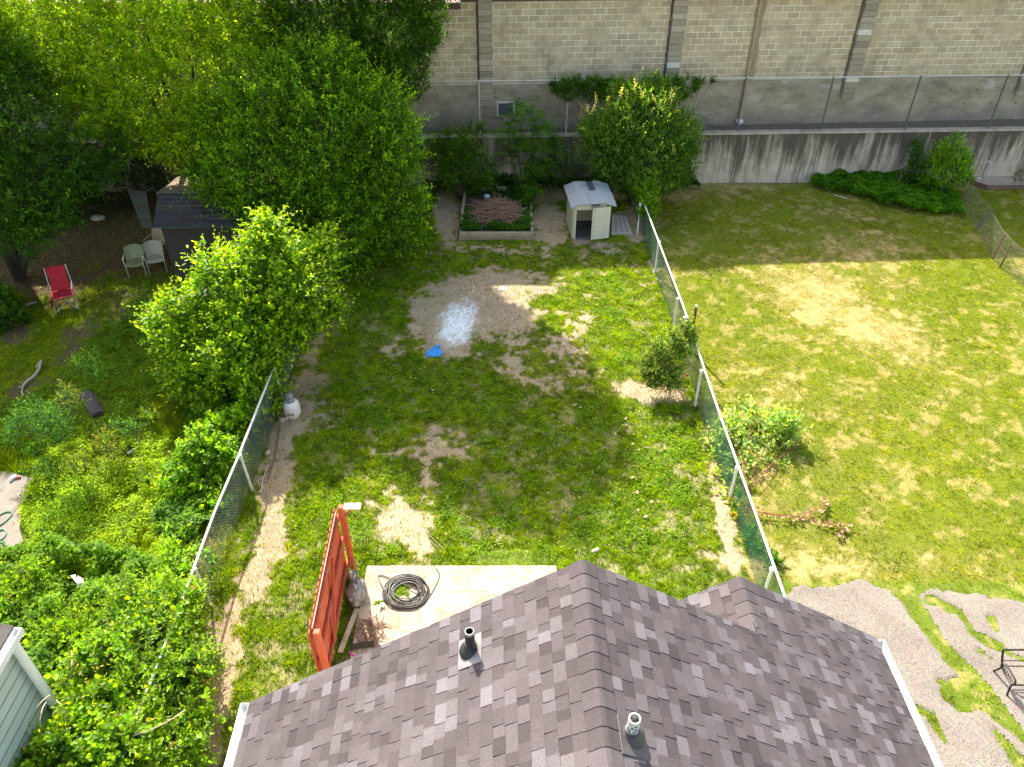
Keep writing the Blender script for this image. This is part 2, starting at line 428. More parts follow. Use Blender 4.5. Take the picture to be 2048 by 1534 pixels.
# ---------------------------------------------------------------- grass blades
HOLES = [(186, 810, 30), (262, 908, 14), (198, 1106, 11), (155, 1168, 19), (30, 958, 14)]      # where small things lie on flattened plants
def blades(name, N, x0, x1, y0, y1, sel, L, W, lab, seed, lean=.5, tall=None):
    r = np.random.default_rng(seed)
    X = r.uniform(x0, x1, N); Y = r.uniform(y0, y1, N)
    px, py = PXY(X, Y)
    k = (px > -260) & (px < 2420) & (py < 1680); X = X[k]; Y = Y[k]
    # nearer the house the lawn reads blade by blade: keep it denser there
    k = r.random(len(X)) < np.clip(16.0/(Y+2), .42, 1.0); X = X[k]; Y = Y[k]
    # gather into tufts
    cxy = .05; jx = (vnoise(X*13, Y*13, seed+1)-.5)*cxy; jy = (vnoise(X*13, Y*13, seed+2)-.5)*cxy
    X = X+jx; Y = Y+jy
    g, gc, so, b, n1, px, py = ground_state(X, Y)
    tuft = .45*fbm(X, Y, 3.2, 2, seed+5)+.55*fbm(X, Y, 14.0, 2, seed+6)
    k = (r.random(len(X)) < g*(.35+.9*tuft)+.06) & sel(X, Y, px, py)
    k &= ~((X > PATX[0]-.02) & (X < PATX[1]+.02) & (Y < PATY+.0) & (r.random(len(X)) > .0))
    k &= paved(px, py, X, Y) < 5*r.random(len(X))
    k &= ~((X > -1.85) & (X < .78) & (Y > 23.0))
    for (hx, hy, hr) in HOLES: k &= np.hypot(px-hx, py-hy-4) > hr
    X, Y, g, gc, tuft, n1 = X[k], Y[k], g[k], gc[k], tuft[k], n1[k]
    n = len(X); Z = ground_h(X, Y)*.9-.01
    a = r.uniform(0, 2*np.pi, n); le = L*(.5+r.random(n))*(.3+1.5*tuft)
    if tall is not None: le = le*tall(X, Y)
    dx = np.cos(a); dy = np.sin(a); ln = lean*(.3+r.random(n)*1.2)
    tip = np.stack([X+dx*le*ln, Y+dy*le*ln, Z+le*np.sqrt(np.clip(1-(ln*.7)**2, .15, 1))], -1)
    a2 = r.uniform(0, 2*np.pi, n); wx = np.cos(a2)*W*(.6+.8*r.random(n)); wy = np.sin(a2)*W*(.6+.8*r.random(n))
    V = np.stack([np.stack([X-wx, Y-wy, Z], -1), np.stack([X+wx, Y+wy, Z], -1), tip], 1)
    v = r.normal(1, .22, (n, 1)); c = gc*np.clip(v, .5, 1.7)
    yel = (r.random(n) < .12)[:, None]; c = np.where(yel, c*np.array([1.35, 1.12, 1.0]), c)
    tv = fbm(X, Y, 6.5, 2, seed+8)[:, None]; c = c*(.45+1.15*tv)*(.72+.55*tuft)[:, None]; c = c*np.concatenate([.75+.6*tv, .9+.2*tv, 1+0*tv], 1)
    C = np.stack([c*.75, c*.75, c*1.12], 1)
    F = np.arange(3*n).reshape(n, 3)
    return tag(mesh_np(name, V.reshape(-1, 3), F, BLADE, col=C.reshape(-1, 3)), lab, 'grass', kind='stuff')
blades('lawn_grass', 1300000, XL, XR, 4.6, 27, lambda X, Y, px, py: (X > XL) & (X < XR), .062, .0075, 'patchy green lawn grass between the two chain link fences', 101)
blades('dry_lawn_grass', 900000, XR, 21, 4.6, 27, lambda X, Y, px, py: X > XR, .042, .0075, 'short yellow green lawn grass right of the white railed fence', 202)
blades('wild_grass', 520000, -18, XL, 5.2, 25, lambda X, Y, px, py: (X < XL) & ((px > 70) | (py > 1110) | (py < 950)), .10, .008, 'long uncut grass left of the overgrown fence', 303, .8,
       lambda X, Y: .7+1.1*sstep(16, 10, Y))
# ================================================================ BACK WALLS
TH = math.radians(3.2)
WO = Vector((3.0, 28.45, 0))             # a point on the block wall's face
WM = Matrix.Translation(WO) @ Matrix.Rotation(TH, 4, 'Z')
WTOP = 6.25
def M_block():
    g = NG('concrete_block'); v = g.coord()
    s = g.n('ShaderNodeSeparateXYZ'); g.l(v, s.inputs[0])
    cb = g.n('ShaderNodeCombineXYZ'); g.l(s.outputs[0], cb.inputs[0]); g.l(s.outputs[2], cb.inputs[1])
    uv = cb.outputs[0]
    big = g.noise(uv, .45, 5, .6); med = g.noise(uv, 2.2, 5, .65); fine = g.noise(v, 30, 4, .7)
    br = g.n('ShaderNodeTexBrick'); br.offset = .5
    g.l(uv, br.inputs['Vector']); br.inputs['Scale'].default_value = 1; br.inputs['Brick Width'].default_value = .406; br.inputs['Row Height'].default_value = .203
    br.inputs['Mortar Size'].default_value = .011; br.inputs['Mortar Smooth'].default_value = .25; br.inputs['Bias'].default_value = -.1
    br.inputs['Color1'].default_value = (.42, .325, .215, 1); br.inputs['Color2'].default_value = (.53, .42, .285, 1); br.inputs['Mortar'].default_value = (0, 0, 0, 1)
    blockc = g.mix(1.0, br.outputs['Color'], g.ramp(med, [(.3, .82), (.7, 1.15)]), 'MULTIPLY')
    mort = g.ramp(g.noise(uv, 1.1, 4, .6), [(.34, (.44, .38, .31)), (.56, (.80, .75, .68))])
    c = g.mix(br.outputs['Fac'], blockc, mort)
    # white bloom of salts over whole joints and blocks, and grime that has run down
    blo = g.ramp(g.noise(g.scale(uv, 1, 2.6, 1), 1.15, 6, .72), [(.60, 0), (.74, .55)])
    c = g.mix(blo, c, (.62, .58, .52))
    gri = g.ramp(g.noise(g.scale(uv, 1.6, .5, 1), .8, 5, .6), [(.56, 0), (.72, .5)])
    c = g.mix(gri, c, (.13, .115, .10))
    # poured base below the blocks
    z = s.outputs[2]
    base = g.ramp(g.noise(g.scale(uv, .7, 1.3, 1), 1.4, 6, .68), [(.32, (.18, .15, .11)), (.52, (.31, .26, .195)), (.70, (.43, .365, .285))])
    low = g.ramp(g.math('ADD', g.math('MULTIPLY', z, .3), g.math('MULTIPLY', big, .5)), [(.80, 1), (1.0, 0)])
    base = g.mix(g.math('MULTIPLY', low, .6), base, (.15, .135, .13))
    wst = g.ramp(g.noise(g.scale(uv, .9, 2.3, 1), .9, 8, .8, .6), [(.57, 0), (.64, .8)])
    base = g.mix(wst, base, (.46, .43, .42))
    st = g.math('GREATER_THAN', z, 3.43)
    c = g.mix(st, base, c)
    bh = g.math('MULTIPLY', g.math('SUBTRACT', 1.0, br.outputs['Fac']), st)
    g.bump(g.math('ADD', bh, g.math('MULTIPLY', fine, .35)), .6, .012)
    return g.fin(c, .95, 0, .15)
BLOCK = M_block()
wall = thing('block_building', 'long tan concrete block building with pilasters behind the retaining wall', 'building', WO)
wall.rotation_euler = (0, 0, TH)
def wpart(name, mb, mat, parent=None, **k):
    o = mb.build(name, mat, None, **k); o.parent = parent or wall; return o     # local coordinates of the building
mb = MB(); mb.box((6, 10, WTOP/2), (64, 20, WTOP)); wpart('wall', mb, BLOCK)
M_PIL = M_block()
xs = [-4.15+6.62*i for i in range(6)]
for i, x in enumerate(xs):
    mb = MB(); zz = 2.72
    k = 0
    while zz < WTOP-.06:
        h = .4 if k else .42
        hh = min(h/2, WTOP-.02-zz)
        if hh < .05: break
        jx = rnd.uniform(-.006, .006)
        mb.cur = [(.30, .25, .19), (.35, .295, .225), (.26, .215, .165), (.40, .35, .28), (.58, .54, .49)][rnd.choices(range(5), [4, 4, 3, 2, 3 if i == 2 or i == 3 else .4])[0]]
        mb.box((x+.235+jx, -.075-rnd.uniform(0, .006), zz+hh/2), (.47, .15, hh-.010), bev=.006)
        mb.cur = (.2, .17, .14); mb.box((x+.235, -.06, zz+hh/2), (.45, .115, hh+.0))
        zz += hh; k += 1
    wpart('pilaster', mb, M_attr('pilaster_block', .95, 18, .3, .4), col=True)
    # flank shade and staining painted as a dark strip beside each pilaster
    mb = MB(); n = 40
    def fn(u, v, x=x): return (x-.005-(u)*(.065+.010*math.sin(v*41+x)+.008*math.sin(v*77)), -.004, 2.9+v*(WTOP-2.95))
    mb.grid(fn, 1, n); wpart('flank_shade_stain', mb, M_plain('shade_stain', (.12, .10, .085), .95, .5, 14))
mb = MB(); mb.box((6, -.08, WTOP+.06), (64.3, .36, .12), bev=.01); mb.box((6, -.02, WTOP-.05), (64.1, .10, .10))
wpart('coping', mb, M_plain('coping', (.10, .085, .075), .8, .3, 5))
mb = MB(); mb.box((6, 10, WTOP+.13), (64, 20, .06)); wpart('roof', mb, M_plain('flat_roof', (.2, .19, .18), .9, .2, 3))
# downspout
dx = (AT(1524, 20, 28.4).x-3.0)
mb = MB(); mb.box((dx, -.055, 3.9), (.13, .10, 4.6), bev=.012)
for z_ in (2.2, 3.6, 5.0): mb.box((dx, -.05, z_), (.17, .115, .03))
d1 = wpart('downspout', mb, M_plain('downspout_paint', (.33, .25, .165), .6, .25, 4, dirt=(.12, .09, .07)))
mb = MB(); mb.grid(lambda u, v: (dx+.075+u*(.16+.03*math.sin(v*7)+.02*math.sin(v*23)), -.0045, 3.45+v*2.7), 1, 30)
wpart('rust_stain', mb, M_plain('rust_wash', (.30, .235, .16), .95, .35, 6))
mb = MB(); mb.lathe([(.02, 0), (.11, 0), (.13, .02), (.13, .10), (.10, .13), (.02, .13)], 14, Matrix.Translation((dx, -.10, 1.92)))
wpart('drain_boot', mb, M_plain('boot', (.55, .6, .62), .6, .1, 5), d1, smooth=True)
# small dark opening with a white frame in the poured base
vp = AT(1004, 222, 28.0); vx = vp.x-3.0
mb = MB(); mb.box((vx+.12, -.02, vp.z), (.55, .05, .42)); hv = wpart('wall_vent', mb, M_plain('vent_dark', (.06, .075, .10), .5, .2, 5))
mb = MB()
mb.box((vx-.17, -.03, vp.z), (.05, .07, .52)); mb.box((vx+.12, -.03, vp.z+.235), (.53, .07, .05)); mb.box((vx+.42, -.03, vp.z), (.05, .07, .52))
wpart('frame', mb, M_plain('vent_frame', (.62, .6, .56), .7, .2, 9), hv)
# form-tie marks and hooks high on the base
for i in range(7):
    for zz in (2.95, 2.45):
        mb = MB(); mb.box((12.2+i*1.0-(.3 if zz < 2.9 else 0), -.012, zz+.03*math.sin(i*3)), (.035, .03, .06)); wpart('tie_rod', mb, RUST)

# pink roofed house at the left end, roof edge reaching in front of the wall
Ye = 27.0
re_ = AT(921, 6, Ye)
ph = thing('pink_roofed_house', 'tan house with weathered pink shingle roof showing through the left trees', 'house', (-16, Ye, 0))
mb = MB()
slope = .42
n = 0
x0, x1 = -34, re_.x
for i in range(18):
    y0_ = Ye+i*.25; z0 = re_.z+i*.25*slope
    xx = x0+(i % 2)*.15
    while xx < x1:
        ww = min(.3, x1-xx) if x1-xx > .02 else .02
        c = rnd.uniform(.8, 1.2); mb.cur = (.46*c, .33*c, .29*c)
        mb.add([(xx, y0_, z0+.015), (xx+ww-.008, y0_, z0+.015), (xx+ww-.008, y0_+.26, z0+.26*slope+.004), (xx, y0_+.26, z0+.26*slope+.004), (xx, y0_, z0), (xx+ww-.008, y0_, z0)], [(0, 1, 2, 3), (4, 5, 1, 0)])
        xx += .3
mb.build('roof', M_attr('pink_shingle', .9, 30, .2), ph, col=True)
mb = MB(); mb.box(((x0+x1)/2, Ye+.012, re_.z-.10), (x1-x0-.01, .02, .19)); mb.box(((x0+x1)/2, Ye+1.0, re_.z-.20), (x1-x0-.2, 1.9, .02))
mb.build('fascia', M_plain('fascia_dark', (.08, .04, .035), .6, .2, 4), ph)
mb = MB(); mb.box((x0/2+x1/2-1.5, Ye+.75+1.5, re_.z/2-.15), (x1-x0-4.2, 2.6, re_.z-.2)); mb.build('wall', M_plain('tan_stucco', (.35, .29, .2), .9, .15, 3, dirt=(.2, .16, .12)), ph)

# ---------------------------------------------------------------- retaining wall
RTH = math.atan(.036)
RO = Vector((6.7, 27.62, 0)); RH = 1.90
RM = Matrix.Translation(RO) @ Matrix.Rotation(RTH, 4, 'Z')
def M_ret():
    g = NG('stained_concrete'); v = g.coord(); s = g.n('ShaderNodeSeparateXYZ'); g.l(v, s.inputs[0])
    z = s.outputs[2]
    cb = g.n('ShaderNodeCombineXYZ'); g.l(s.outputs[0], cb.inputs[0]); g.l(z, cb.inputs[1]); uv = cb.outputs[0]
    st = g.noise(g.scale(uv, 3.4, .22, 1), 1.0, 8, .75, .2)
    st2 = g.noise(g.scale(uv, 1.0, .35, 1), .9, 4, .6)
    base = g.ramp(g.noise(uv, 3, 6, .7), [(.3, (.36, .30, .24)), (.7, (.56, .49, .41))])
    zz = g.math('MULTIPLY', z, .17)                         # 0 .. .57
    dk = g.math('ADD', g.math('MULTIPLY', st, 1.25), g.math('MULTIPLY', st2, .75))
    dk = g.math('ADD', dk, zz)
    f = g.ramp(dk, [(.92, 0), (1.12, .93)])
    # ramp positions live in 0..1: rescale
    f = g.ramp(g.math('MULTIPLY', dk, .62), [(.63, 0), (.79, .92)])
    c = g.mix(f, base, (.068, .052, .043))
    br = g.ramp(g.noise(g.scale(uv, 3, .5, 1), .7, 5, .6), [(.55, 0), (.75, .5)])
    c = g.mix(br, c, (.20, .145, .11))
    # joints between the pours
    fr = g.math('FRACT', g.math('MULTIPLY', s.outputs[0], 1/3.05))
    j = g.math('LESS_THAN', g.math('ABSOLUTE', g.math('SUBTRACT', fr, .5)), .0035)
    c = g.mix(j, c, (.06, .05, .045))
    g.bump(g.math('ADD', g.noise(uv, 12, 5, .7), g.math('MULTIPLY', j, -1.0)), .5, .015)
    return g.fin(c, .95, 0, .15)
mb = MB(); mb.box((-2, .15, RH/2-.06), (66, .30, RH+.02))
rw = mb.build('retaining_wall', M_ret(), None); rw.location = RO; rw.rotation_euler = (0, 0, RTH)
tag(rw, 'low poured concrete retaining wall streaked with black stains behind the lawns', 'wall')
mb = MB()
x = -35.0
while x < 31:
    w_ = rnd.uniform(.5, 2.2); mb.box((x+w_/2, .14+rnd.uniform(-.004, .004), RH-.035), (w_, .34+rnd.uniform(-.02, .02), .055+rnd.uniform(-.01, .01)), bev=.012); x += w_
cp = mb.build('cap', M_plain('cap_concrete', (.42, .36, .29), .9, .3, 3, dirt=(.15, .12, .09), dirt_amt=.8)); cp.parent = rw
# strip of ground behind it
mb = MB(); mb.add([(-36, 26.2, RH-.09), (33, 28.75, RH-.09), (33, 33, RH-.09), (-36, 30, RH-.09)], [(0, 1, 2, 3)])
o = mb.build('upper_ground', M_plain('upper_soil', (.12, .10, .07), .95, .4, 5)); tag(o, kind='structure')

# ---------------------------------------------------------------- fences
def chain(mb, p0, p1, z0, z1, sp, r, both=True):
    p0 = Vector(p0); p1 = Vector(p1); L = (p1-p0).length; d = (p1-p0)/L; nrm = Vector((-d.y, d.x, 0)); H = z1-z0
    s = -H
    while s < L:
        for sg in ((1, -1) if both else (1,)):
            a0, a1 = s, s+H
            za, zb = (z0, z1) if sg > 0 else (z1, z0)
            t0 = max(0, (0-a0)/H); t1 = min(1, (L-a0)/H)
            if t1-t0 < .02: continue
            A = p0+d*(a0+H*t0); B = p0+d*(a0+H*t1)
            A = Vector((A.x, A.y, A.z+za+(zb-za)*t0)); B = Vector((B.x, B.y, B.z+za+(zb-za)*t1))
            off = nrm*(r*.8*sg)
            e = (B-A).normalized(); q = e.cross(nrm)*r
            k = nrm*r
            mb.add([A+off+q, A+off-q*.5+k, A+off-q*.5-k, B+off+q, B+off-q*.5+k, B+off-q*.5-k], [(0, 1, 4, 3), (1, 2, 5, 4), (2, 0, 3, 5)])
        s += sp
# tall fence on the retaining wall
bf = thing('back_fence', 'tall grey chain link fence standing on the stained retaining wall', 'fence', (RM @ Vector((0, .14, RH))))
FT = 1.88
A = RM @ Vector((-16, .14, RH)); B = RM @ Vector((24, .14, RH))
mb = MB(); chain(mb, A, B, .03, FT, .075, .0012); mb.build('mesh', M_plain('mesh_wire', (.20, .21, .22), .6, .2, 4, metal=.3), bf)
mb = MB(); mb.tube([A+Vector((0, 0, FT)), B+Vector((0, 0, FT))], .024, 8)
d = (B-A).normalized(); k = 0.0; L = (B-A).length
while k < L:
    p = A+d*k+Vector((0, 0, FT)); mb.tube([p+Vector((0, 0, .034)), p+d*.05+Vector((0, -.03, 0)), p+d*.10+Vector((0, 0, -.034))], .006, 4); k += .11
mb.build('top_rail', GALV, bf)
for px_i in (602, 780, 958, 1136, 1315, 1493, 1670, 1848, 2027, 2205):
    t = AT(px_i, 165, 27.7)
    xl = t.x/math.cos(RTH)-6.7
    p = RM @ Vector((xl, .14, RH))
    mb = MB(); mb.tube([p, p+Vector((0, 0, FT-.02))], .03, 8); mb.lathe([(.04, 0), (.04, .03), (.0, .06)], 8, Matrix.Translation(p+Vector((0, 0, FT-.02))))
    mb.build('post', GALV if px_i < 1400 else DARKSTEEL, bf)

# white railed fence between the middle and right yards
RAILH = 1.07
rail_px = [(1285, 398), (1365, 608), (1440, 830), (1505, 1010), (1568, 1188)]
RP = [G(x, y, RAILH) for x, y in rail_px]
RP = [RP[0]+Vector((-.03, 3.0, 0))]+RP+[RP[-1]+(RP[-1]-RP[-2]).normalized()*3.0]
rf = thing('green_mesh_fence', 'green wire mesh fence with white painted top rail between the lawns', 'fence', Vector((4.5, 15, 0)))
mb = MB(); mb.tube(RP, .024, 10); 
mb.build('top_rail', WHITEPIPE, rf, smooth=True)
GREENW = M_plain('green_wire', (.018, .085, .055), .5, .2, 6)
mb = MB()
for a, b in zip(RP[:-1], RP[1:]):
    a = Vector((a.x, a.y, 0)); b = Vector((b.x, b.y, 0)); chain(mb, a, b, .01, RAILH-.03, .085, .0022)
    L = (b-a).length; d = (b-a)/L
    for i in range(14):
        zz = .05+i*.074
        mb.tube([a+Vector((0, 0, zz)), b+Vector((0, 0, zz))], .0024, 4)
mb.build('mesh', GREENW, rf)
posts = [(1283, 408), (1320, 484), (1358, 598), (1372, 636), (1406, 742), (1478, 935), (1548, 1138)]
for (x, y) in posts:
    p = G(x, y, RAILH); mb = MB(); q = Vector((p.x-.035, p.y, 0))
    mb.tube([q, Vector((q.x, q.y, RAILH+.0))], .028, 10); mb.lathe([(.042, -.05), (.045, -.02), (.045, .02), (.03, .04), (0, .045)], 10, Matrix.Translation((q.x, q.y, RAILH)))
    po = mb.build('post', WHITEPIPE, rf, smooth=True)
    mb = MB(); mb.tube([Vector((q.x, q.y, RAILH-.012)), Vector((p.x+.03, p.y, RAILH+.0))], .034, 8); mb.build('rail_clamp', GALV, po, smooth=True)
for (x, y, n_, r_) in ((1393, 613, 'rusty', .034),):
    t = G(x, y, 1.35); mb = MB(); mb.tube([(t.x, t.y, 0), (t.x, t.y, 1.35)], r_, 10); mb2 = MB(); mb2.lathe([(r_+.004, 0), (r_+.004, .05), (.01, .06)], 10, Matrix.Translation((t.x, t.y, 1.33)))
    tt = thing('rusty_post', 'rusty pipe with a pale cap standing above the rose bush', 'post', (t.x, t.y, 0))
    mb.build('pipe', RUST, tt, smooth=True); mb2.build('cap', GALV, tt, smooth=True)

# overgrown left fence
LP = [G(348, 1245, RAILH), G(387, 1138, RAILH), G(430, 1022, RAILH), G(478, 910, RAILH), G(549, 730, RAILH)]
LP = [LP[0]+Vector((.03, -4.0, 0))]+LP+[LP[-1]+Vector((-.02, 4, 0)), LP[-1]+Vector((-.02, 11.2, 0))]
lf = thing('overgrown_fence', 'weathered chain link fence half buried in shrubs left of the middle yard', 'fence', Vector((-5.6, 12, 0)))
mb = MB(); mb.tube(LP, .024, 10); mb.build('top_rail', WHITEPIPE, lf, smooth=True)
mb = MB()
for a, b in zip(LP[:-1], LP[1:]): chain(mb, (a.x, a.y, 0), (b.x, b.y, 0), .01, RAILH-.03, .08, .0018)
mb.build('mesh', M_plain('old_wire', (.20, .24, .22), .6, .3, 6), lf)
for (x, y) in [(387, 1138), (478, 910), (546, 737), (600, 600), (642, 500)]:
    p = G(x, y, RAILH); q = Vector((p.x+.03, p.y, 0)); mb = MB(); mb.tube([q+Vector((.03, 0, 0)), Vector((q.x, q.y, RAILH+.02))], .028, 10)
    mb.build('post', WHITEPIPE, lf, smooth=True)

# wire fence with rusty posts, far right
W0, W1, W2 = G(1952, 460), G(1985, 518), G(1999, 535)
wf = thing('rusty_wire_fence', 'low wire netting fence with rusty posts at the right edge of the lawn', 'fence', W1)
line = [Vector((15.9, 25.6, 0)), W0, W1, W2, Vector((15.4, 17.5, 0)), Vector((15.3, 12, 0))]
mb = MB()
for a, b in zip(line[:-1], line[1:]):
    chain(mb, a, b, .02, .95, .06, .0016)
    mb.tube([a+Vector((0, 0, .95)), b+Vector((0, 0, .95))], .004, 4); mb.tube([a+Vector((0, 0, .5)), b+Vector((0, 0, .5))], .003, 4)
mb.build('mesh', M_plain('netting', (.16, .16, .13), .7, .2, 6), wf)
for p, t, m in ((W0, (1986, 417), DARKSTEEL), (W1, (2011, 468), RUST), (W2, (2024, 489), RUST)):
    T = AT(t[0], t[1], p.y-.05); mb = MB(); mb.tube([p, T], .028, 8); mb.build('post', m, wf, smooth=True)
for yy in (17.5, 14.5): 
    mb = MB(); mb.tube([(15.4, yy, 0), (15.4, yy, 1.05)], .028, 8); mb.build('post', RUST, wf, smooth=True)
# ================================================================ HOUSE (foreground roof)
RZ = 5.4; SL = .65
eu = Vector((1, .026, 0)).normalized(); ev = Vector((-.026, 1, 0)).normalized()
RO_ = G(1165, 1120, RZ)
def HP(u, v, dz=0.0, rz=RZ, u0=0.0):
    p = RO_+eu*u+ev*v; return Vector((p.x, p.y, rz-SL*abs(u-u0)+dz))
def hit(px, py, side):
    u_ = (px-1024)/FPX; v_ = (py-767)/FPX
    D = Vector((u_, C_-S_*v_, -(S_+C_*v_))); O = Vector((0, 0, CAMH))
    # plane z = RZ - SL*|u|
    n = -eu*SL*side*-1
    f = lambda t: (O+D*t).z-(RZ-SL*side*((O+D*t)-RO_).dot(eu))
    a, b = 1.0, 30.0
    for _ in range(60):
        m = (a+b)/2
        if f(m) > 0: a = m
        else: b = m
    return O+D*a
UL, UR, UA = -4.1, 4.33, 2.16
RA = RZ-SL*UA
VB = -7.0
VG = .82
house = thing('house', 'house with brown and grey shingled gable roof nearest the camera', 'house', Vector((RO_.x, RO_.y-3, 0)))
cs = math.cos(math.atan(SL))
SHCOL = [((.078, .064, .067), 34), ((.066, .054, .057), 18), ((.090, .076, .080), 18), ((.132, .118, .130), 9), ((.052, .043, .045), 11), ((.108, .094, .100), 12)]
def shingles(mb, sgn, ulen, v0, v1, rz, u0, ustart=0.0):
    e = .143
    sl = ulen/cs
    n = int(sl/e)+1
    for i in range(n):
        s1 = sl-i*e; s0 = max(s1-e, .0)
        if s1 < ustart/cs: break
        v = v0 + rnd.uniform(-.3, 0)
        raised = rnd.random() < .5
        while v < v1:
            wd = rnd.uniform(.10, .21) if raised else rnd.uniform(.08, .22)
            va, vb = max(v, v0), min(v+wd, v1)
            if vb-va > .01:
                t = rnd.choices([c for c, _ in SHCOL], [k*(1.0 if raised or j != 3 else .7) for j, (_, k) in enumerate(SHCOL)])[0]
                k = rnd.uniform(.92, 1.08); 
                if not raised: k *= .93
                mb.cur = tuple(q*k for q in t)
                r = .007 if raised else 0
                def P(s, v, dz): return HP(u0+sgn*s*cs, v, dz, rz, u0)
                sk = rnd.uniform(-.002, .002)
                lo = s1+rnd.uniform(-.004, .005)
                vs = [P(lo, va, .007+r+sk), P(lo, vb, .007+r+sk), P(s0, vb, .0006+r*.6), P(s0, va, .0006+r*.6), P(lo+.001, va, -.004), P(lo+.001, vb, -.004), P(s0, vb, -.004), P(s0, va, -.004)]
                fs = [(0, 1, 2, 3), (4, 5, 1, 0), (5, 6, 2, 1), (7, 4, 0, 3)]
                if sgn > 0: fs = [f[::-1] for f in fs]
                mb.add(vs, fs)
            v += wd; raised = (not raised) if rnd.random() < .85 else raised
def caps(mb, v0, v1, rz, u0, e=.185):
    v = v1
    while v > v0:
        k = rnd.uniform(.92, 1.1); c = rnd.choice([SHCOL[0][0], SHCOL[1][0], SHCOL[2][0]]); mb.cur = tuple(q*k*.98 for q in c)
        va = v+.0; vb = v-e
        prof = [(-.150, -.100), (-.09, -.059), (-.04, -.020), (0, -.006), (.04, -.020), (.09, -.059), (.150, -.100)]
        def pt(x, z, v_, d): p = RO_+eu*(u0+x)+ev*v_; return (p.x, p.y, rz+z+.010+d)
        hi = .013 if v-e > v0+.01 else -.006
        vs = [pt(x, z, va, .006) for x, z in prof]+[pt(x, z, vb, hi) for x, z in prof]+[pt(x, z-.03, vb, 0) for x, z in prof]
        n = 7
        fs = [(i+1, i, n+i, n+i+1) for i in range(6)]+[(n+i+1, n+i, 2*n+i, 2*n+i+1) for i in range(6)]
        # near the ridge the next cap covers this one's upper part
        mb.add(vs, fs)
        v -= e
def M_shingle():
    g = NG('shingle_granules'); a = g.n('ShaderNodeAttribute', attribute_name='col').outputs['Color']; v = g.coord()
    n = g.noise(v, 260, 2, .8); n2 = g.noise(v, 1.1, 4, .6); n3_ = g.noise(v, 45, 4, .8)
    c = g.mix(1.0, a, g.ramp(n, [(.30, .40), (.5, 1.0), (.70, 2.3)]), 'MULTIPLY')
    c = g.mix(1.0, c, g.ramp(n3_, [(.3, .85), (.7, 1.15)]), 'MULTIPLY')
    c = g.mix(1.0, c, g.ramp(n2, [(.3, .90), (.7, 1.12)]), 'MULTIPLY')
    g.bump(n, .5, .004); return g.fin(c, .9, 0, .25)
SHM = M_shingle()
mb = MB()
shingles(mb, -1, -UL, VB, 0.0, RZ, 0.0)
shingles(mb, 1, UR, VB, 0.0, RZ, 0.0)
# the lower front gable: its right slope carries on in the same plane
def right_ext(mb):
    n0 = len(mb.v)
    shingles(mb, 1, UR-UA, 0.0, VG, RA, UA)
right_ext(mb)
shingles(mb, -1, 1.45, -.6, VG, RA, UA)
roof = mb.build('roof', SHM, house, col=True)
for cargs in ((VB, 0.0, RZ, 0.0), (.12, VG, RA, UA)):
    mb = MB(); caps(mb, *cargs); mb.build('ridge_cap', SHM, roof, col=True, smooth=False)
# deck, rakes
mb = MB()
def slab(u_a, u_b, v0, v1, rz, u0, t=.10):
    top = [HP(u_a, v0, -.004, rz, u0), HP(u_b, v0, -.004, rz, u0), HP(u_b, v1, -.004, rz, u0), HP(u_a, v1, -.004, rz, u0)]
    bot = [p-Vector((0, 0, t)) for p in top]
    mb.add(top+bot, [(0, 1, 2, 3), (7, 6, 5, 4), (0, 4, 5, 1), (1, 5, 6, 2), (2, 6, 7, 3), (3, 7, 4, 0)])
slab(UL, 0, VB, -.005, RZ, 0); slab(0.001, UR, VB, -.005, RZ, 0); slab(UA+.001, UR-.001, 0.0, VG-.005, RA, UA); slab(UA-1.45, UA, -.6, VG-.005, RA, UA)
mb.build('deck', M_plain('roof_edge', (.10, .085, .08), .8, .2, 8), roof)
# walls below
mb = MB()
def wl(u0, u1, v0, v1, h):
    p = [RO_+eu*u0+ev*v0, RO_+eu*u1+ev*v0, RO_+eu*u1+ev*v1, RO_+eu*u0+ev*v1]
    mb.prism([(q.x, q.y) for q in p], 0, h)
wl(UL+.35, UR-.35, VB+.3, -.3, 2.62)
wl(UA-1.2, UR-.36, -.29, VG-.3, 2.55)
for (u0, hw, rz, v) in ((0, 3.7, RZ, -.42), (UA, 1.15, RA, VG-.42)):
    pts = [RO_+eu*(u0+x)+ev*v for x in (-hw, 0, hw)]
    z = [rz-SL*hw-.12, rz-.12, rz-SL*hw-.12]
    vs = [(p.x, p.y, zz) for p, zz in zip(pts, z)]+[(p.x+ev.x*.1, p.y+ev.y*.1, zz) for p, zz in zip(pts, z)]
    mb.add(vs, [(0, 1, 2), (5, 4, 3), (0, 3, 4, 1), (1, 4, 5, 2), (2, 5, 3, 0)])
mb.build('wall', M_plain('siding', (.62, .6, .55), .7, .05, 3), house)
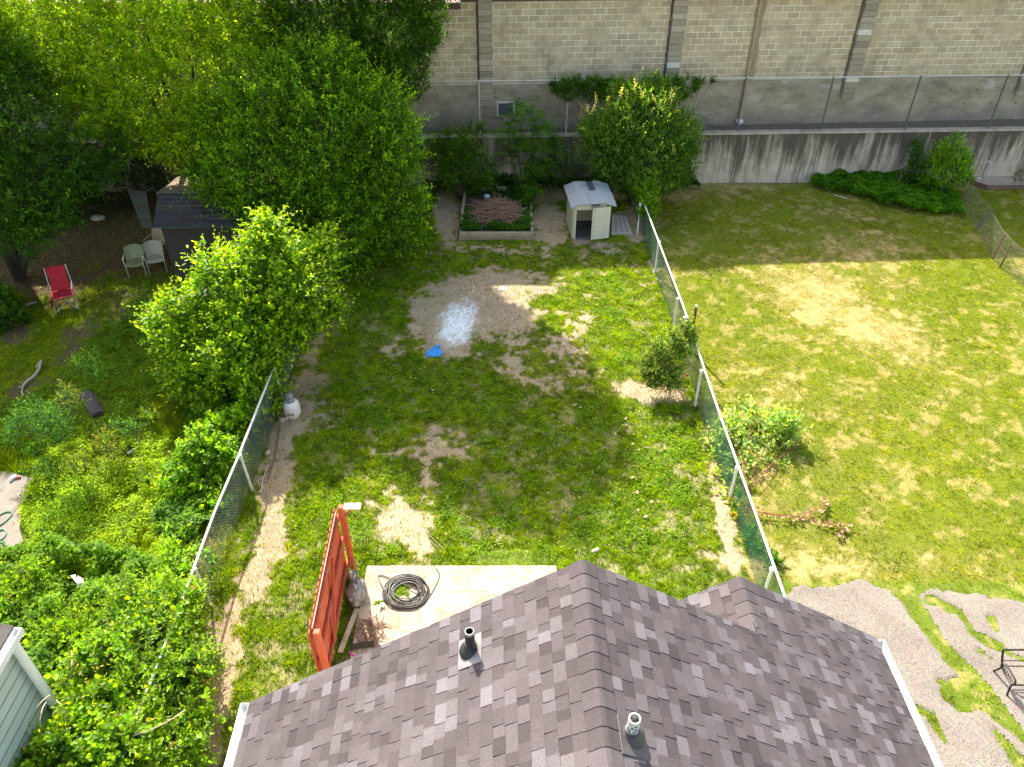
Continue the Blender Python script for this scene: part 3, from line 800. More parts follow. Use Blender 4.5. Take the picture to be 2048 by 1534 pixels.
# gutters
def gutter(name, u, sgn, v0, v1, lab=None):
    mb = MB(); z = RZ-SL*abs(u)-.03
    prof = [(0, 0), (0, -.10), (.015, -.115), (.075, -.115), (.10, -.07), (.115, -.02), (.115, .006), (.098, .006), (.094, -.02), (.08, -.066), (.065, -.1), (.018, -.1), (.012, 0)]
    n = len(prof); vs = []
    for v in (v0, v1):
        for a, b in prof:
            p = RO_+eu*(u+sgn*a)+ev*v; vs.append((p.x, p.y, z+b))
    fs = [(i, (i+1) % n, n+(i+1) % n, n+i) for i in range(n)]
    mb.add(vs, fs)
    for v in (v0, v1):
        ps = [RO_+eu*(u+sgn*a)+ev*(v) for a in (0, .115)]
        d = ev*.008
        mb.add([(ps[0].x, ps[0].y, z-.11), (ps[1].x, ps[1].y, z-.08), (ps[1].x, ps[1].y, z+.004), (ps[0].x, ps[0].y, z+.004)]+
               [(ps[0].x+d.x, ps[0].y+d.y, z-.11), (ps[1].x+d.x, ps[1].y+d.y, z-.08), (ps[1].x+d.x, ps[1].y+d.y, z+.004), (ps[0].x+d.x, ps[0].y+d.y, z+.004)],
               [(0, 1, 2, 3), (7, 6, 5, 4), (0, 4, 5, 1), (1, 5, 6, 2), (2, 6, 7, 3), (3, 7, 4, 0)])
    v = v0+.3
    while v < v1:
        p = RO_+eu*(u+sgn*.055)+ev*v; mb.box((p.x, p.y, z-.002), (.11, .025, .008)); v += .8
    return mb.build(name, WHITE, house)
gutter('gutter', UR+.005, 1, VB, VG-.02)
gutter('gutter', UL-.005, -1, VB, .0)
# vent pipes
def vent(px, py, side, L, r, col, paint=False, tilt=0.0):
    b = hit(px, py, side)
    base = Matrix.Translation(b)
    sl = math.atan(SL)*side
    pl = base @ Matrix.Rotation(math.atan2(eu.y, eu.x), 4, 'Z') @ Matrix.Rotation(sl, 4, 'Y')
    mb = MB(); mb.box((0.0, -.02, .012), (.30, .36, .008), pl, bev=.003); fl = mb.build('vent_pipe', M_plain('flashing', (.22, .2, .2) if side < 0 else (.10, .09, .09), .5, .2, 6, metal=.3), house)
    mb = MB(); M2 = base
    mb.lathe([(.125, -.02), (.115, .02), (.085, .06), (.065, .085), (r+.012, .10), (r+.012, .125), (r, .13)], 24, pl @ Matrix.Identity(4) if False else M2)
    mb.build('boot', M_plain('boot_rubber', col, .45, .2, 8), fl, smooth=True)
    mb = MB(); mb.lathe([(r, -.05), (r, L), (r-.002, L+.004), (r-.012, L+.004), (r-.013, L), (r-.013, L-.22), (0, L-.22)], 24, M2)
    g = NG('pipe_paint'); v = g.coord(); s = g.n('ShaderNodeSeparateXYZ'); g.l(v, s.inputs[0])
    n = g.noise(v, 38, 3, .6)
    if paint:
        c = g.mix(g.ramp(n, [(.44, 0), (.50, 1)]), (.03, .03, .032), (.62, .6, .56))
    else: c = g.mix(g.ramp(n, [(.55, 0), (.7, 1)]), (.018, .018, .02), (.045, .045, .045))
    g.fin(c, .4, 0, .5)
    mb.build('pipe', g.m, fl, smooth=True)
    mb = MB(); mb.lathe([(r-.001, L+.0045), (r-.0125, L+.0045), (r-.0125, L-.03), (r+.0015, L-.03), (r+.0015, L+.0045)], 24, M2)
    mb.build('rim', M_plain('rim', (.55, .53, .5) if paint else (.25, .25, .25), .5, .2, 20), fl, smooth=True)
vent(941, 1300, -1, .34, .052, (.035, .035, .035))
vent(1263, 1472, 1, .30, .055, (.07, .068, .066), True)
house.location = house.location

# ---------------------------------------------------------------- neighbouring garage, lower left
gp = G(32, 1274, 2.6)
gar = thing('garage', 'pale sided garage with white gutter in the lower left corner', 'garage', (gp.x-2, gp.y-3, 0))
def M_siding():
    g = NG('lap_siding'); v = g.coord(); s = g.n('ShaderNodeSeparateXYZ'); g.l(v, s.inputs[0])
    f = g.math('FRACT', g.math('MULTIPLY', s.outputs[2], 1/.2))
    n = g.noise(v, 3, 5, .6); c = g.mix(g.ramp(n, [(.5, 0), (.75, .5)]), (.46, .53, .48), (.42, .36, .26)); c = g.mix(g.math('LESS_THAN', g.math('FRACT', g.math('MULTIPLY', g.math('SUBTRACT', s.outputs[2], .15), 5.0)), .09), c, (.16, .18, .16))  # dark line painted at each lap, standing in for its shadow
    return g.fin(c, .6, 0, .3)
SID = M_siding()
mb = MB(); gx1 = gp.x-.12
for i in range(12):
    z = .15+i*.2
    mb.add([(gx1, gp.y, z), (gx1, -5, z), (gx1-.03, -5, z+.2), (gx1-.03, gp.y, z+.2), (gx1-.03, gp.y, z), (gx1-.03, -5, z)], [(0, 1, 2, 3), (0, 4, 5, 1)])
    mb.add([(gx1-.03, gp.y, z), (gx1-4, gp.y, z), (gx1-4, gp.y-.03, z+.2), (gx1-.03, gp.y-.03, z+.2)], [(0, 1, 2, 3)])
mb.box((gx1-2.1, gp.y/2-2.6, 1.3), (4.1, gp.y+4.9, 2.5))
mb.build('wall', SID, gar)
mb = MB(); mb.box((gx1+.0, gp.y, 1.25), (.11, .11, 2.5)); mb.build('corner_board', WHITE, gar)
mb = MB()
for i in range(26):
    y = gp.y+.12-i*.42
    for j in range(14):
        x = gp.x-.06-j*.14; c = rnd.uniform(.8, 1.25); mb.cur = (.09*c, .078*c, .072*c); z = 2.68+j*.14*.4
        mb.add([(x, y, z+.012), (x, y-.415, z+.012), (x-.145, y-.415, z+.145*.4+.003), (x-.145, y, z+.145*.4+.003), (x, y, z-.02), (x, y-.415, z-.02)], [(3, 2, 1, 0), (0, 1, 5, 4)])
mb.build('roof', SHM, gar, col=True)
mb = MB(); mb.box((gp.x-1.1, gp.y/2-2.45, 2.60), (2.0, gp.y+4.9, .04)); mb.build('soffit', WHITE, gar)
mb = MB()
y0, y1 = -5, gp.y+.1
for (x, z, dx, dz) in ((gp.x+.0, 2.565, .10, .012), (gp.x-.055, 2.615, .012, .10), (gp.x+.055, 2.62, .012, .11)):
    mb.box((x, (y0+y1)/2, z), (dx, y1-y0, dz))
mb.box((gp.x, y1, 2.615), (.12, .012, .11))
for y in (5.9, 5.0, 4.1, 3.2): mb.box((gp.x, y, 2.665), (.11, .02, .008))
mb.build('gutter', WHITE, gar)
mb = MB(); mb.tube([(gp.x+.0, gp.y-.1, 2.56), (gp.x-.02, gp.y-.1, 2.45), (gp.x-.04, gp.y-.1, .2)], [.04, .045, .045], 8); mb.build('downpipe', WHITE, gar, smooth=True)

# ---------------------------------------------------------------- red wooden fence
REDW = M_plain('red_stain_wood', (.50, .085, .032), .7, .22, 7, dirt=(.46, .27, .18), dirt_amt=.6, stretch=(3, 3, .5), bump=.5)
REDD = M_plain('red_wood_rail', (.36, .060, .026), .7, .22, 9, dirt=(.42, .30, .24), dirt_amt=.35)
f0 = G(672, 1012, 1.83); f1 = G(622, 1255, 1.83)
f0 = Vector((f0.x, f0.y, 0)); f1 = Vector((f1.x, f1.y, 0)); fd = (f1-f0).normalized(); FL = (f1-f0).length; fn_ = Vector((-fd.y, fd.x, 0))   # towards +X
if fn_.x < 0: fn_ = -fn_
FM = Matrix(((fd.x, fn_.x, 0, f0.x), (fd.y, fn_.y, 0, f0.y), (0, 0, 1, 0), (0, 0, 0, 1)))
red = thing('red_fence_panel', 'red stained wooden fence panel with posts beside the patio', 'fence', f0)
mb = MB(); x = 0; n = int(FL/.145)
for i in range(n+1):
    h = 1.80+rnd.uniform(-.012, .012); w_ = .138
    z0 = .05
    poly = [(-w_/2, z0), (w_/2, z0), (w_/2, h-.03), (w_/2-.03, h), (-w_/2+.03, h), (-w_/2, h-.03)]
    xx = i*.145+.07
    M = FM @ Matrix.Translation((xx, -.035, 0)) @ Matrix.Rotation(math.pi/2, 4, 'X')
    mb.prism([(a, b) for a, b in poly], -.009, .009, M)
mb.build('picket_panel', REDW, red)
for z in (.32, .98, 1.60):
    mb = MB(); mb.box((FL/2, 0.008, z), (FL, .045, .09), FM, bev=.004); mb.build('rail', REDD, red)
mb = MB(); mb.box((FL/2+.05, .012, 1.80), (FL-.1, .012, .035), FM); mb.build('top_trim', PALEWOOD, red)
mb = MB(); a = FM @ Vector((.95, .045, 1.55)); b = FM @ Vector((1.75, .045, .35))
dd = (b-a); L = dd.length; Mx = Matrix.Translation((a+b)/2) @ dd.to_track_quat('X', 'Z').to_matrix().to_4x4(); mb.box((0, 0, 0), (L, .04, .09), Mx, bev=.004)
mb.build('brace', REDD, red)
for (xx, hh) in ((.02, 1.84), (FL+.05, 1.80)):
    mb = MB(); mb.box((xx, .085, hh/2-.1), (.10, .10, hh+.2), FM, bev=.006); mb.build('post', REDW, red)
mb = MB(); mb.box((.05, .30, 1.865), (.155, .30, .022), FM, bev=.003); sh = mb.build('shelf', M_plain('bare_board', (.56, .40, .27), .8, .2, 9), red)
mb = MB(); a = FM @ Vector((.05, .14, 1.62)); b = FM @ Vector((.05, .30, 1.84)); mb.tube([a, b], .018, 4); mb.build('bracket', REDW, sh)

# ---------------------------------------------------------------- patio things
def drop(p, z): return Vector((p.x, p.y, z))
# coiled hose
hp = G(812, 1185, .03)
mb = MB(); pts = []
N = 14*26
for i in range(N):
    t = i/26*2*math.pi; k = i/N
    r = .20+.20*((i*0.381) % 1)*.0+.14*abs(math.sin(i/26*2.3))+.05*math.sin(i/26*5.1)
    r = .22+.17*(.5+.5*math.sin(i/26*1.7))
    cx = .03*math.sin(i/26*1.9); cy = .03*math.cos(i/26*2.7)
    z = .03+.07*k+.012*math.sin(t*1.5+i*.05)
    pts.append((hp.x+cx+r*math.cos(t)*1.08, hp.y+cy+r*math.sin(t), z))
last = Vector(pts[-1])
tail = [G(762, 1150, .05), G(765, 1175, .05), G(785, 1205, .04), G(818, 1217, .04), G(850, 1203, .04), G(870, 1175, .03), G(879, 1152, .03), G(872, 1137, .03)]
def smoothline(P, n=8):
    P = [Vector(p) for p in P]; out = []
    for i in range(len(P)-1):
        p0 = P[max(i-1, 0)]; p1 = P[i]; p2 = P[i+1]; p3 = P[min(i+2, len(P)-1)]
        for k in range(n):
            t = k/n
            out.append(.5*((2*p1)+(-p0+p2)*t+(2*p0-5*p1+4*p2-p3)*t*t+(-p0+3*p1-3*p2+p3)*t**3))
    out.append(P[-1]); return out
pts = pts+smoothline([last]+tail)[4:]
mb.tube(pts, .0115, 7)
tag(mb.build('coiled_hose', M_plain('hose_black', (.045, .043, .042), .42, .3, 4, dirt=(.30, .27, .24), dirt_amt=.6, bump=0), None, smooth=True, loc=(hp.x, hp.y, 0)),
    'black hose coiled in a heap on the stone patio', 'hose')
# bag of rubbish against the fence
bp = G(716, 1203, .0)
R3 = np.random.default_rng(5)
def blobby(c, rx, ry, rz, amp, f, seed, nu=28, nv=18, neck=None, flat=-.9):
    u = np.linspace(0, 2*np.pi, nu, endpoint=False); v = np.linspace(-np.pi/2, np.pi/2, nv)
    U, V = np.meshgrid(u, v); P = np.stack([np.cos(U)*np.cos(V), np.sin(U)*np.cos(V), np.sin(V)], -1).reshape(-1, 3)
    d = 1+amp*(n3(P, f, seed)+.5*np.abs(n3(P, f*2.6, seed+1))*2-.4)
    Q = P*d[:, None]
    if neck:
        k = np.clip((Q[:, 2]-.35)/.8, 0, 1)[:, None]; Q = Q*np.concatenate([1-neck*k, 1-neck*k, 1+0*k], 1)
    Q[:, 2] = np.maximum(Q[:, 2], flat)
    Q = Q*np.array([rx, ry, rz])+np.array(c)
    i = np.arange(nu*nv).reshape(nv, nu)
    F = np.stack([i[:-1], np.roll(i[:-1], -1, 1), np.roll(i[1:], -1, 1), i[1:]], -1).reshape(-1, 4)
    return Q, F
bag = thing('rubbish_bag', 'stuffed clear plastic bag leaning on the red fence', 'bag', (bp.x, bp.y, 0))
V, F = blobby((bp.x, bp.y+.05, .22), .19, .27, .27, .26, 5.5, 21, nu=48, nv=32, neck=.4)
def M_bag():
    g = NG('plastic_bag'); v = g.coord(); n = g.noise(v, 9, 5, .7, .8)
    c = g.ramp(n, [(.38, (.10, .09, .085)), (.55, (.24, .23, .23)), (.68, (.50, .49, .49))]); g.bump(n, .9, .03); return g.fin(c, .28, 0, .6)
mesh_np('bag', V, F, M_bag(), bag, smooth=True)
V, F = blobby((bp.x-.07, bp.y+.24, .46), .09, .12, .10, .45, 6, 31, nu=20, nv=14)
mesh_np('tied_top', V, F, M_bag(), bag, smooth=True)
# small white box on the patio
q = G(765, 1212, .03); mb = MB(); mb.box((q.x, q.y, .055), (.07, .09, .05), rz=.1, bev=.006); cb_ = thing('junction_box', 'small white electrical box lying near the coiled hose', 'box', (q.x, q.y, 0))
mb.build('case', WHITE, cb_); mb = MB(); mb.tube([(q.x-.01, q.y-.04, .05), (q.x-.015, q.y-.13, .035)], .01, 6); mb.build('plug_lead', BLACKRUB, cb_)
# plank, debris heap, dark log, pink tube
a = G(712, 1222, .04); b = G(682, 1300, .04); dd = b-a; mb = MB()
mb.box((0, 0, 0), (dd.length+.1, .09, .03), Matrix.Translation((a+b)/2) @ dd.to_track_quat('X', 'Z').to_matrix().to_4x4(), bev=.003)
tag(mb.build('plank', M_plain('plank', (.50, .40, .28), .85, .25, 10), None, loc=(a+b)/2), 'pale loose plank lying at the foot of the red fence', 'plank')
def sticks(name, c, rx, ry, h, n, L, r, mat, lab, cat, seed, group=None, kind=None):
    rr = random.Random(seed); mb = MB()
    for i in range(n):
        a = rr.uniform(0, 6.28); k = math.sqrt(rr.random()); x = c.x+rx*k*math.cos(a); y = c.y+ry*k*math.sin(a); z = c.z+h*(1-k*k)*rr.random()+r
        t = rr.uniform(0, 6.28); l = L*rr.uniform(.4, 1.1); pit = rr.uniform(-.25, .25)
        p = []
        for s in (-.5, -.15, .2, .5):
            p.append((x+math.cos(t)*l*s+rr.uniform(-.03, .03), y+math.sin(t)*l*s+rr.uniform(-.03, .03), max(c.z+.01, z+l*s*pit+rr.uniform(-.02, .02))))
        mb.tube(p, [r*rr.uniform(.7, 1.3), r, r*.8, r*.4], 5)
    o = mb.build(name, mat, None, loc=c); return tag(o, lab, cat, group, kind)
sticks('twig_heap', G(738, 1268, .02), .28, .35, .10, 70, .35, .007, TWIG, 'heap of dead twigs and roots on the patio by the red fence', 'twigs', 3)
mb = MB(); a = G(702, 1295, .06); b = G(748, 1288, .06); mb.tube([a, (a+b)/2+Vector((0, .02, 0)), b], [.05, .06, .05], 9)
tag(mb.build('log', DBARK, None, smooth=True, loc=(a+b)/2), 'short dark log half hidden by the roof edge', 'log')
mb = MB(); a = G(700, 1307, .14); b = G(712, 1314, .14); mb.tube([a, b], .014, 8); mb.lathe([(.014, 0), (.018, .005), (.018, .03), (0, .034)], 8, Matrix.Translation(a))
tag(mb.build('pink_tube', M_plain('magenta', (.55, .03, .40), .4, .1, 5), None, smooth=True, loc=a), 'small magenta plastic tube beside the dark log', 'tube')
# drinks can on the lawn
def can(name, px, py, L, r, body, endc, lab, cat='can', rz=.5):
    c = G(px, py, r+.02); o = thing(name, lab, cat, (c.x, c.y, 0))
    M = Matrix.Translation(c) @ Matrix.Rotation(rz, 4, 'Z') @ Matrix.Rotation(math.pi/2, 4, 'Y')
    mb = MB(); mb.lathe([(r*.8, -L/2+.006), (r, -L/2+.014), (r, L/2-.014), (r*.82, L/2-.004)], 14, M); mb.build('body', body, o, smooth=True)
    mb = MB(); mb.lathe([(0, -L/2+.008), (r*.8, -L/2), (r*.83, -L/2+.008)], 14, M); mb.build('end_cap', endc, o, smooth=True); mb = MB(); mb.lathe([(r*.84, L/2-.004), (r*.8, L/2), (0, L/2-.004)], 14, M); mb.build('end_cap', endc, o, smooth=True)
ALU = M_plain('aluminium', (.7, .7, .7), .35, .1, 9, metal=.6, bump=0)
can('drinks_can', 1191, 1101, .15, .036, M_plain('can_print', (.62, .50, .48), .4, .6, 13, dirt=(.6, .1, .07), dirt_amt=.9, bump=0), ALU, 'crushed white and red drinks can on the grass above the roof ridge')

# ---------------------------------------------------------------- propane tank, pipe, sticks, stones
tp = G(587, 832, 0)
tank = thing('propane_tank', 'white propane tank with grey hood standing by the overgrown fence', 'gas tank', tp)
M = Matrix.Translation(tp)
TW = M_plain('tank_white', (.66, .62, .58), .45, .06, 4, dirt=(.45, .33, .2), dirt_amt=.5, bump=.03)
mb = MB(); mb.lathe([(.0, .04), (.12, .045), (.17, .07), (.192, .12), (.195, .17), (.195, .33), (.185, .39), (.155, .44), (.10, .475), (.03, .485), (0, .486)], 28, M); tk = mb.build('body', TW, tank, smooth=True)
mb = MB(); mb.lathe([(.14, 0), (.145, .0), (.145, .07), (.14, .07), (.14, 0)], 24, M); mb.build('foot_ring', TW, tank, smooth=True)
mb = MB(); n = 10
for i in range(n):
    a0 = -1.95+i*.085; a1 = a0+.085; r = .1965
    mb.add([(tp.x+r*math.cos(a0), tp.y+r*math.sin(a0), .16), (tp.x+r*math.cos(a1), tp.y+r*math.sin(a1), .16), (tp.x+r*math.cos(a1), tp.y+r*math.sin(a1), .235), (tp.x+r*math.cos(a0), tp.y+r*math.sin(a0), .235)], [(0, 1, 2, 3)])
mb.build('label_plate', M_plain('label', (.26, .22, .17), .6, .5, 40, bump=0), tk)
mb = MB(); mb.lathe([(.10, .47), (.115, .475), (.11, .50), (.095, .52), (.098, .60), (.085, .65), (.05, .675), (0, .68)], 18, M); mb.box((tp.x+.0, tp.y-.08, .62), (.10, .05, .07), bev=.01)
mb.build('valve_hood', M_plain('hood_grey', (.17, .16, .16), .5, .4, 12, dirt=(.6, .6, .62), dirt_amt=.6), tank, smooth=True)
def rod(name, P, r, mat, lab, cat, kids=()):
    mb = MB(); mb.tube(smoothline(P, 5), r, 7)
    for (K, rr) in kids: mb.tube(smoothline(K, 4), rr, 6)
    return tag(mb.build(name, mat, None, smooth=True, loc=Vector(P[0])), lab, cat)
rod('rusty_pipe', [G(560, 848, .05), G(552, 900, .04), G(540, 945, .03), G(533, 964, .03)], .018, M_plain('brown_pipe', (.20, .085, .05), .8, .35, 12), 'rust brown pipe lying in the dirt beside the overgrown fence', 'pipe')
rod('stick', [G(536, 930, .04), G(529, 950, .05), G(524, 970, .04), G(523, 990, .03)], .012, PALEWOOD, 'thin pale stick in the dirt below the rust brown pipe', 'stick', [([G(529, 950, .04), G(524, 958, .06)], .007)])
rod('fallen_branch', [G(82, 722, .10), G(78, 738, .10), G(68, 752, .08), G(55, 762, .07), G(46, 772, .06)], .035, M_plain('bleached_wood', (.36, .30, .235), .85, .25, 12, stretch=(2, 2, 2)), 'thick bleached branch with a hooked end lying on the worn path', 'branch',
    [([G(82, 722, .10), G(76, 729, .12), G(72, 735, .08)], .022), ([G(46, 772, .06), G(44, 783, .04), G(47, 792, .03)], .02), ([G(47, 771, .06), G(37, 776, .04)], .016)])
rod('small_log', [G(52, 610, .05), G(73, 604, .05)], .035, M_plain('greylog', (.30, .26, .22), .9, .2, 8), 'short grey log left of the red chair', 'log')
def rock(name, c, rx, ry, rz, mat, lab, cat='stone', seed=1, group=None):
    V, F = blobby((c.x, c.y, c.z+rz*.5), rx, ry, rz, .15, 3.1, seed, 18, 11, flat=-.6)
    return tag(mesh_np(name, V, F, mat, None, smooth=False, loc=(c.x, c.y, c.z)), lab, cat, group)
STONE = M_plain('stone', (.40, .32, .24), .9, .25, 14, bump=.5)
rock('stone', G(565, 843, 0), .085, .07, .08, STONE, 'larger tan stone at the foot of the propane tank', seed=3)
rock('stone', G(573, 838, 0), .05, .04, .05, M_plain('white_stone', (.6, .58, .54), .9, .25, 14), 'small white stone touching the propane tank base', seed=4)
rock('stone', G(536, 908, 0), .07, .10, .06, STONE, 'tan stone in the dirt left of the rust brown pipe', seed=8)
rock('stone', G(534, 963, 0), .035, .04, .03, M_plain('white_stone2', (.6, .56, .5), .9, .25, 14), 'white pebble at the lower end of the rust brown pipe', seed=9)
rock('stone_slab', G(197, 438, 0), .26, .20, .10, M_plain('slab_grey', (.42, .40, .35), .9, .3, 9, bump=.5), 'broken grey concrete lump on bare dirt left of the old shed', 'stone', seed=12)
# blue plastic scrap
def scrap(name, poly, h, mat, lab, cat, seed, amp=.03, loc=None):
    P = [G(x, y, h) for x, y in poly]; c = sum(P, Vector())/len(P); mb = MB(); rr = random.Random(seed)
    rings = []
    for k in (0, .4, .75, 1.0):
        rings.append([c+(p-c)*k*(1+rr.uniform(-.12, .12)*(k < 1))+Vector((0, 0, rr.uniform(0, amp) if k < 1 else 0)) for p in P])
    vs = [rings[0][0]]; n = len(P)
    for r_ in rings[1:]: vs += r_
    fs = [(0, 1+i, 1+(i+1) % n) for i in range(n)]
    for q in range(2):
        b = 1+q*n
        fs += [(b+i, b+n+i, b+n+(i+1) % n, b+(i+1) % n) for i in range(n)]
    mb.add(vs, fs); o = mb.build(name, mat, None, loc=c); 
    so = o.modifiers.new('thick', 'SOLIDIFY'); so.thickness = .004
    return tag(o, lab, cat)
scrap('blue_sheet', [(851, 707), (858, 700), (866, 697), (872, 690), (880, 689), (877, 697), (886, 703), (880, 712), (868, 714), (853, 713)], .035, M_plain('blue_plastic', (.03, .28, .68), .45, .25, 12), 'crumpled bright blue plastic sheet beside the white powder patch', 'plastic sheet', 2, .06)
scrap('white_scrap', [(999, 575), (1006, 572), (1014, 578), (1008, 582), (1000, 580)], .03, WHITE, 'small white scrap at the top of the sandy bare patch', 'litter', 3)
scrap('white_paper', [(140, 1150), (147, 1160), (156, 1173), (168, 1172), (167, 1158), (158, 1152), (152, 1158)], .42, M_plain('paper', (.8, .74, .70), .7, .1, 9), 'white torn paper lying in the weeds near the garage', 'paper', 5, .06)
scrap('white_scrap', [(142, 1152), (151, 1149), (152, 1156), (144, 1157)], .44, M_plain('paper2', (.8, .77, .74), .7, .1, 9), 'smaller white scrap just above the torn paper', 'litter', 6, .03)
mb = MB(); c = G(198, 1101, .10); V, F = blobby((c.x, c.y, .16), .06, .055, .05, .2, 4, 3, 14, 9); tag(mesh_np('blue_wrapper', V, F, M_plain('blue_foil', (.02, .09, .40), .3, .9, 22, dirt=(.6, .65, .75), dirt_amt=.8), smooth=True, loc=(c.x, c.y, 0)), 'crumpled blue wrapper in the sunny grass', 'wrapper')
can('water_bottle', 262, 903, .20, .034, M_plain('bottle_clear', (.62, .70, .78), .2, .15, 9, bump=0), M_plain('bottle_cap', (.05, .25, .65), .4, .1, 5), 'pale plastic bottle with blue end lying in the weeds', 'bottle', 1.0)
can('plastic_bottle', 26, 956, .17, .042, M_plain('bottle_clear2', (.60, .62, .66), .25, .3, 12, bump=0), WHITE, 'grey white plastic bottle on the concrete slab', 'bottle', 1.3)
can('crushed_can', 36, 955, .12, .035, M_plain('can_red', (.45, .08, .07), .4, .4, 12, dirt=(.6, .5, .5), dirt_amt=.7, bump=0), ALU, 'crushed red can beside the plastic bottle on the slab', 'can', .4)
# long dark cushion
mb = MB(); P = smoothline([G(168, 787, .09), G(178, 795, .10), G(186, 810, .10), G(196, 828, .08)], 6); mb.tube(P, [.15]*len(P), 12, flat=.42)
cu = tag(mb.build('cushion', M_plain('dark_cloth', (.075, .065, .068), .9, .3, 14, bump=.6), None, smooth=True, loc=P[8]), 'long charcoal cushion bent over in the tall grass', 'cushion')
mb = MB(); P2 = [p+Vector((.0, 0, .045)) for p in P]; mb.tube([p+Vector((-.125, 0, -.01)) for p in P2], .012, 5); mb.tube([p+Vector((.13, 0, -.02)) for p in P2], .012, 5)
s_ = mb.build('piping', M_plain('dark_piping', (.045, .04, .045), .9, .3, 14), cu)
# concrete slab and garden hose
poly = [(-200, 950), (20, 945), (70, 960), (66, 985), (44, 1010), (40, 1060), (48, 1085), (30, 1100), (-200, 1100)]
mb = MB(); mb.prism([(G(x, y).x, G(x, y).y) for x, y in poly][::-1], -.02, .035)
tag(mb.build('concrete_slab', M_plain('slab', (.22, .19, .16), .9, .25, 3, dirt=(.2, .15, .11), dirt_amt=.7, bump=.4)), kind='structure')
hz = .05
rod('garden_hose', [G(-60, 1040, hz), G(-15, 1038, hz), G(4, 1027, hz), G(18, 1023, hz), G(24, 1027, hz), G(18, 1036, hz), G(5, 1047, hz), G(-20, 1060, hz+.02), G(-30, 1075, hz), G(-10, 1062, hz+.02), G(6, 1059, hz), G(12, 1065, hz), G(8, 1074, hz), G(0, 1080, hz), G(-12, 1082, hz), G(2, 1084, hz), G(14, 1092, hz), G(21, 1100, hz), G(24, 1115, hz)],
    .016, M_plain('green_hose', (.10, .26, .16), .45, .15, 3, bump=0), 'green garden hose looped on the concrete slab at the left edge', 'hose')
# scattered dry leaves on the shaded lawn
lv = [(1251, 837), (1266, 868), (1251, 850), (1291, 873), (1265, 888), (1291, 895), (1277, 900), (1302, 1003), (1264, 955), (1272, 957), (1298, 969), (1273, 985), (1316, 1003), (1276, 1020), (1149, 810), (1161, 815), (866, 780), (1139, 752), (1290, 1033)]
proto = None
for i, (x, y) in enumerate(lv):
    c = G(x, y, .05)
    if proto is None:
        mb = MB(); mb.grid(lambda u, v: (c.x+(u-.5)*.13, c.y+math.sin(u*math.pi)*(v-.5)*.07, c.z+.02*math.cos(u*7+v)+.03*(v-.5)**2*4*.5), 6, 4)
        proto = mb.build('dry_leaf', M_plain('dry_leaf', (.55, .42, .24), .7, .3, 20), None, loc=c); tag(proto, 'pale curled dry leaf lying on the middle lawn', 'leaf', 'pale dry leaves scattered on the middle lawn')
    else:
        o = proto.copy(); COL.objects.link(o); o.location = c; o.rotation_euler = (rnd.uniform(-.3, .3), 0, rnd.uniform(0, 6.28)); k = rnd.uniform(.6, 1.1); o.scale = (k, k, k)
# weathered strings of straw lying at the patio's front
rod('cane', [G(848, 1050, .04), G(862, 1073, .04), G(884, 1095, .04)], .006, PALEWOOD, 'thin straw coloured cane on the lawn above the patio', 'cane')
# ---------------------------------------------------------------- small plastic shed
s0 = G(1143, 479, 0); s1 = G(1219, 470, 0)
ang = math.atan2(s1.y-s0.y, s1.x-s0.x)*.35
SW, SD, SHh = 1.24, 1.32, 1.22
SM = Matrix.Translation((s0.x, s0.y, 0)) @ Matrix.Rotation(ang, 4, 'Z')
shed = thing('plastic_shed', 'small beige plastic storage shed with grey roof and its door ajar', 'shed', (s0.x, s0.y, 0))
BEIGE = M_plain('beige_plastic', (.52, .49, .38), .55, .06, 5, dirt=(.30, .26, .17), dirt_amt=.45, bump=.06)
mb = MB()
mb.box((.03, SD/2, SHh/2), (.05, SD, SHh), SM, bev=.008); mb.box((SW-.03, SD/2, SHh/2), (.05, SD, SHh), SM, bev=.008); mb.box((SW/2, SD-.03, SHh/2), (SW-.1, .05, SHh), SM)
mb.box((.085, -.012, SHh/2), (.06, .06, SHh-.02), SM, bev=.006)
mb.box((SW/2-.05, .0, SHh-.09), (SW-.2, .05, .17), SM, bev=.006)
mb.build('wall', BEIGE, shed)
mb = MB(); mb.box((SW/2, SD/2-.03, .02), (SW-.02, SD, .04), SM); mb.build('floor', M_plain('shed_floor', (.10, .11, .13), .7, .3, 6), shed)
mb = MB(); DM = SM @ Matrix.Translation((SW-.02, -.02, 0)) @ Matrix.Rotation(.16, 4, 'Z')
mb.box((-.31, -.03, .60), (.62, .05, 1.13), DM, bev=.012)
dr = mb.build('door', M_plain('door_plastic', (.56, .53, .43), .6, .06, 9, dirt=(.36, .33, .25), dirt_amt=.3, bump=.5), shed)
mb = MB()
for z in (.2, .35, .5, .66, .8, .95, 1.08): mb.box((-.55, -.06, z), (.03, .012, .03), DM)
mb.build('latch', M_plain('latch', (.2, .18, .14), .6, .2, 9), dr)
RF = M_plain('shed_roof', (.27, .31, .34), .55, .1, 3, dirt=(.09, .08, .075), dirt_amt=.85, bump=.05)
def roofz(x): # x 0..1 across: gentle arch with flared eaves
    return SHh+.10+.09*math.cos((x-.5)*math.pi)**1.0-.05*math.cos((x-.5)*4*math.pi)*.4
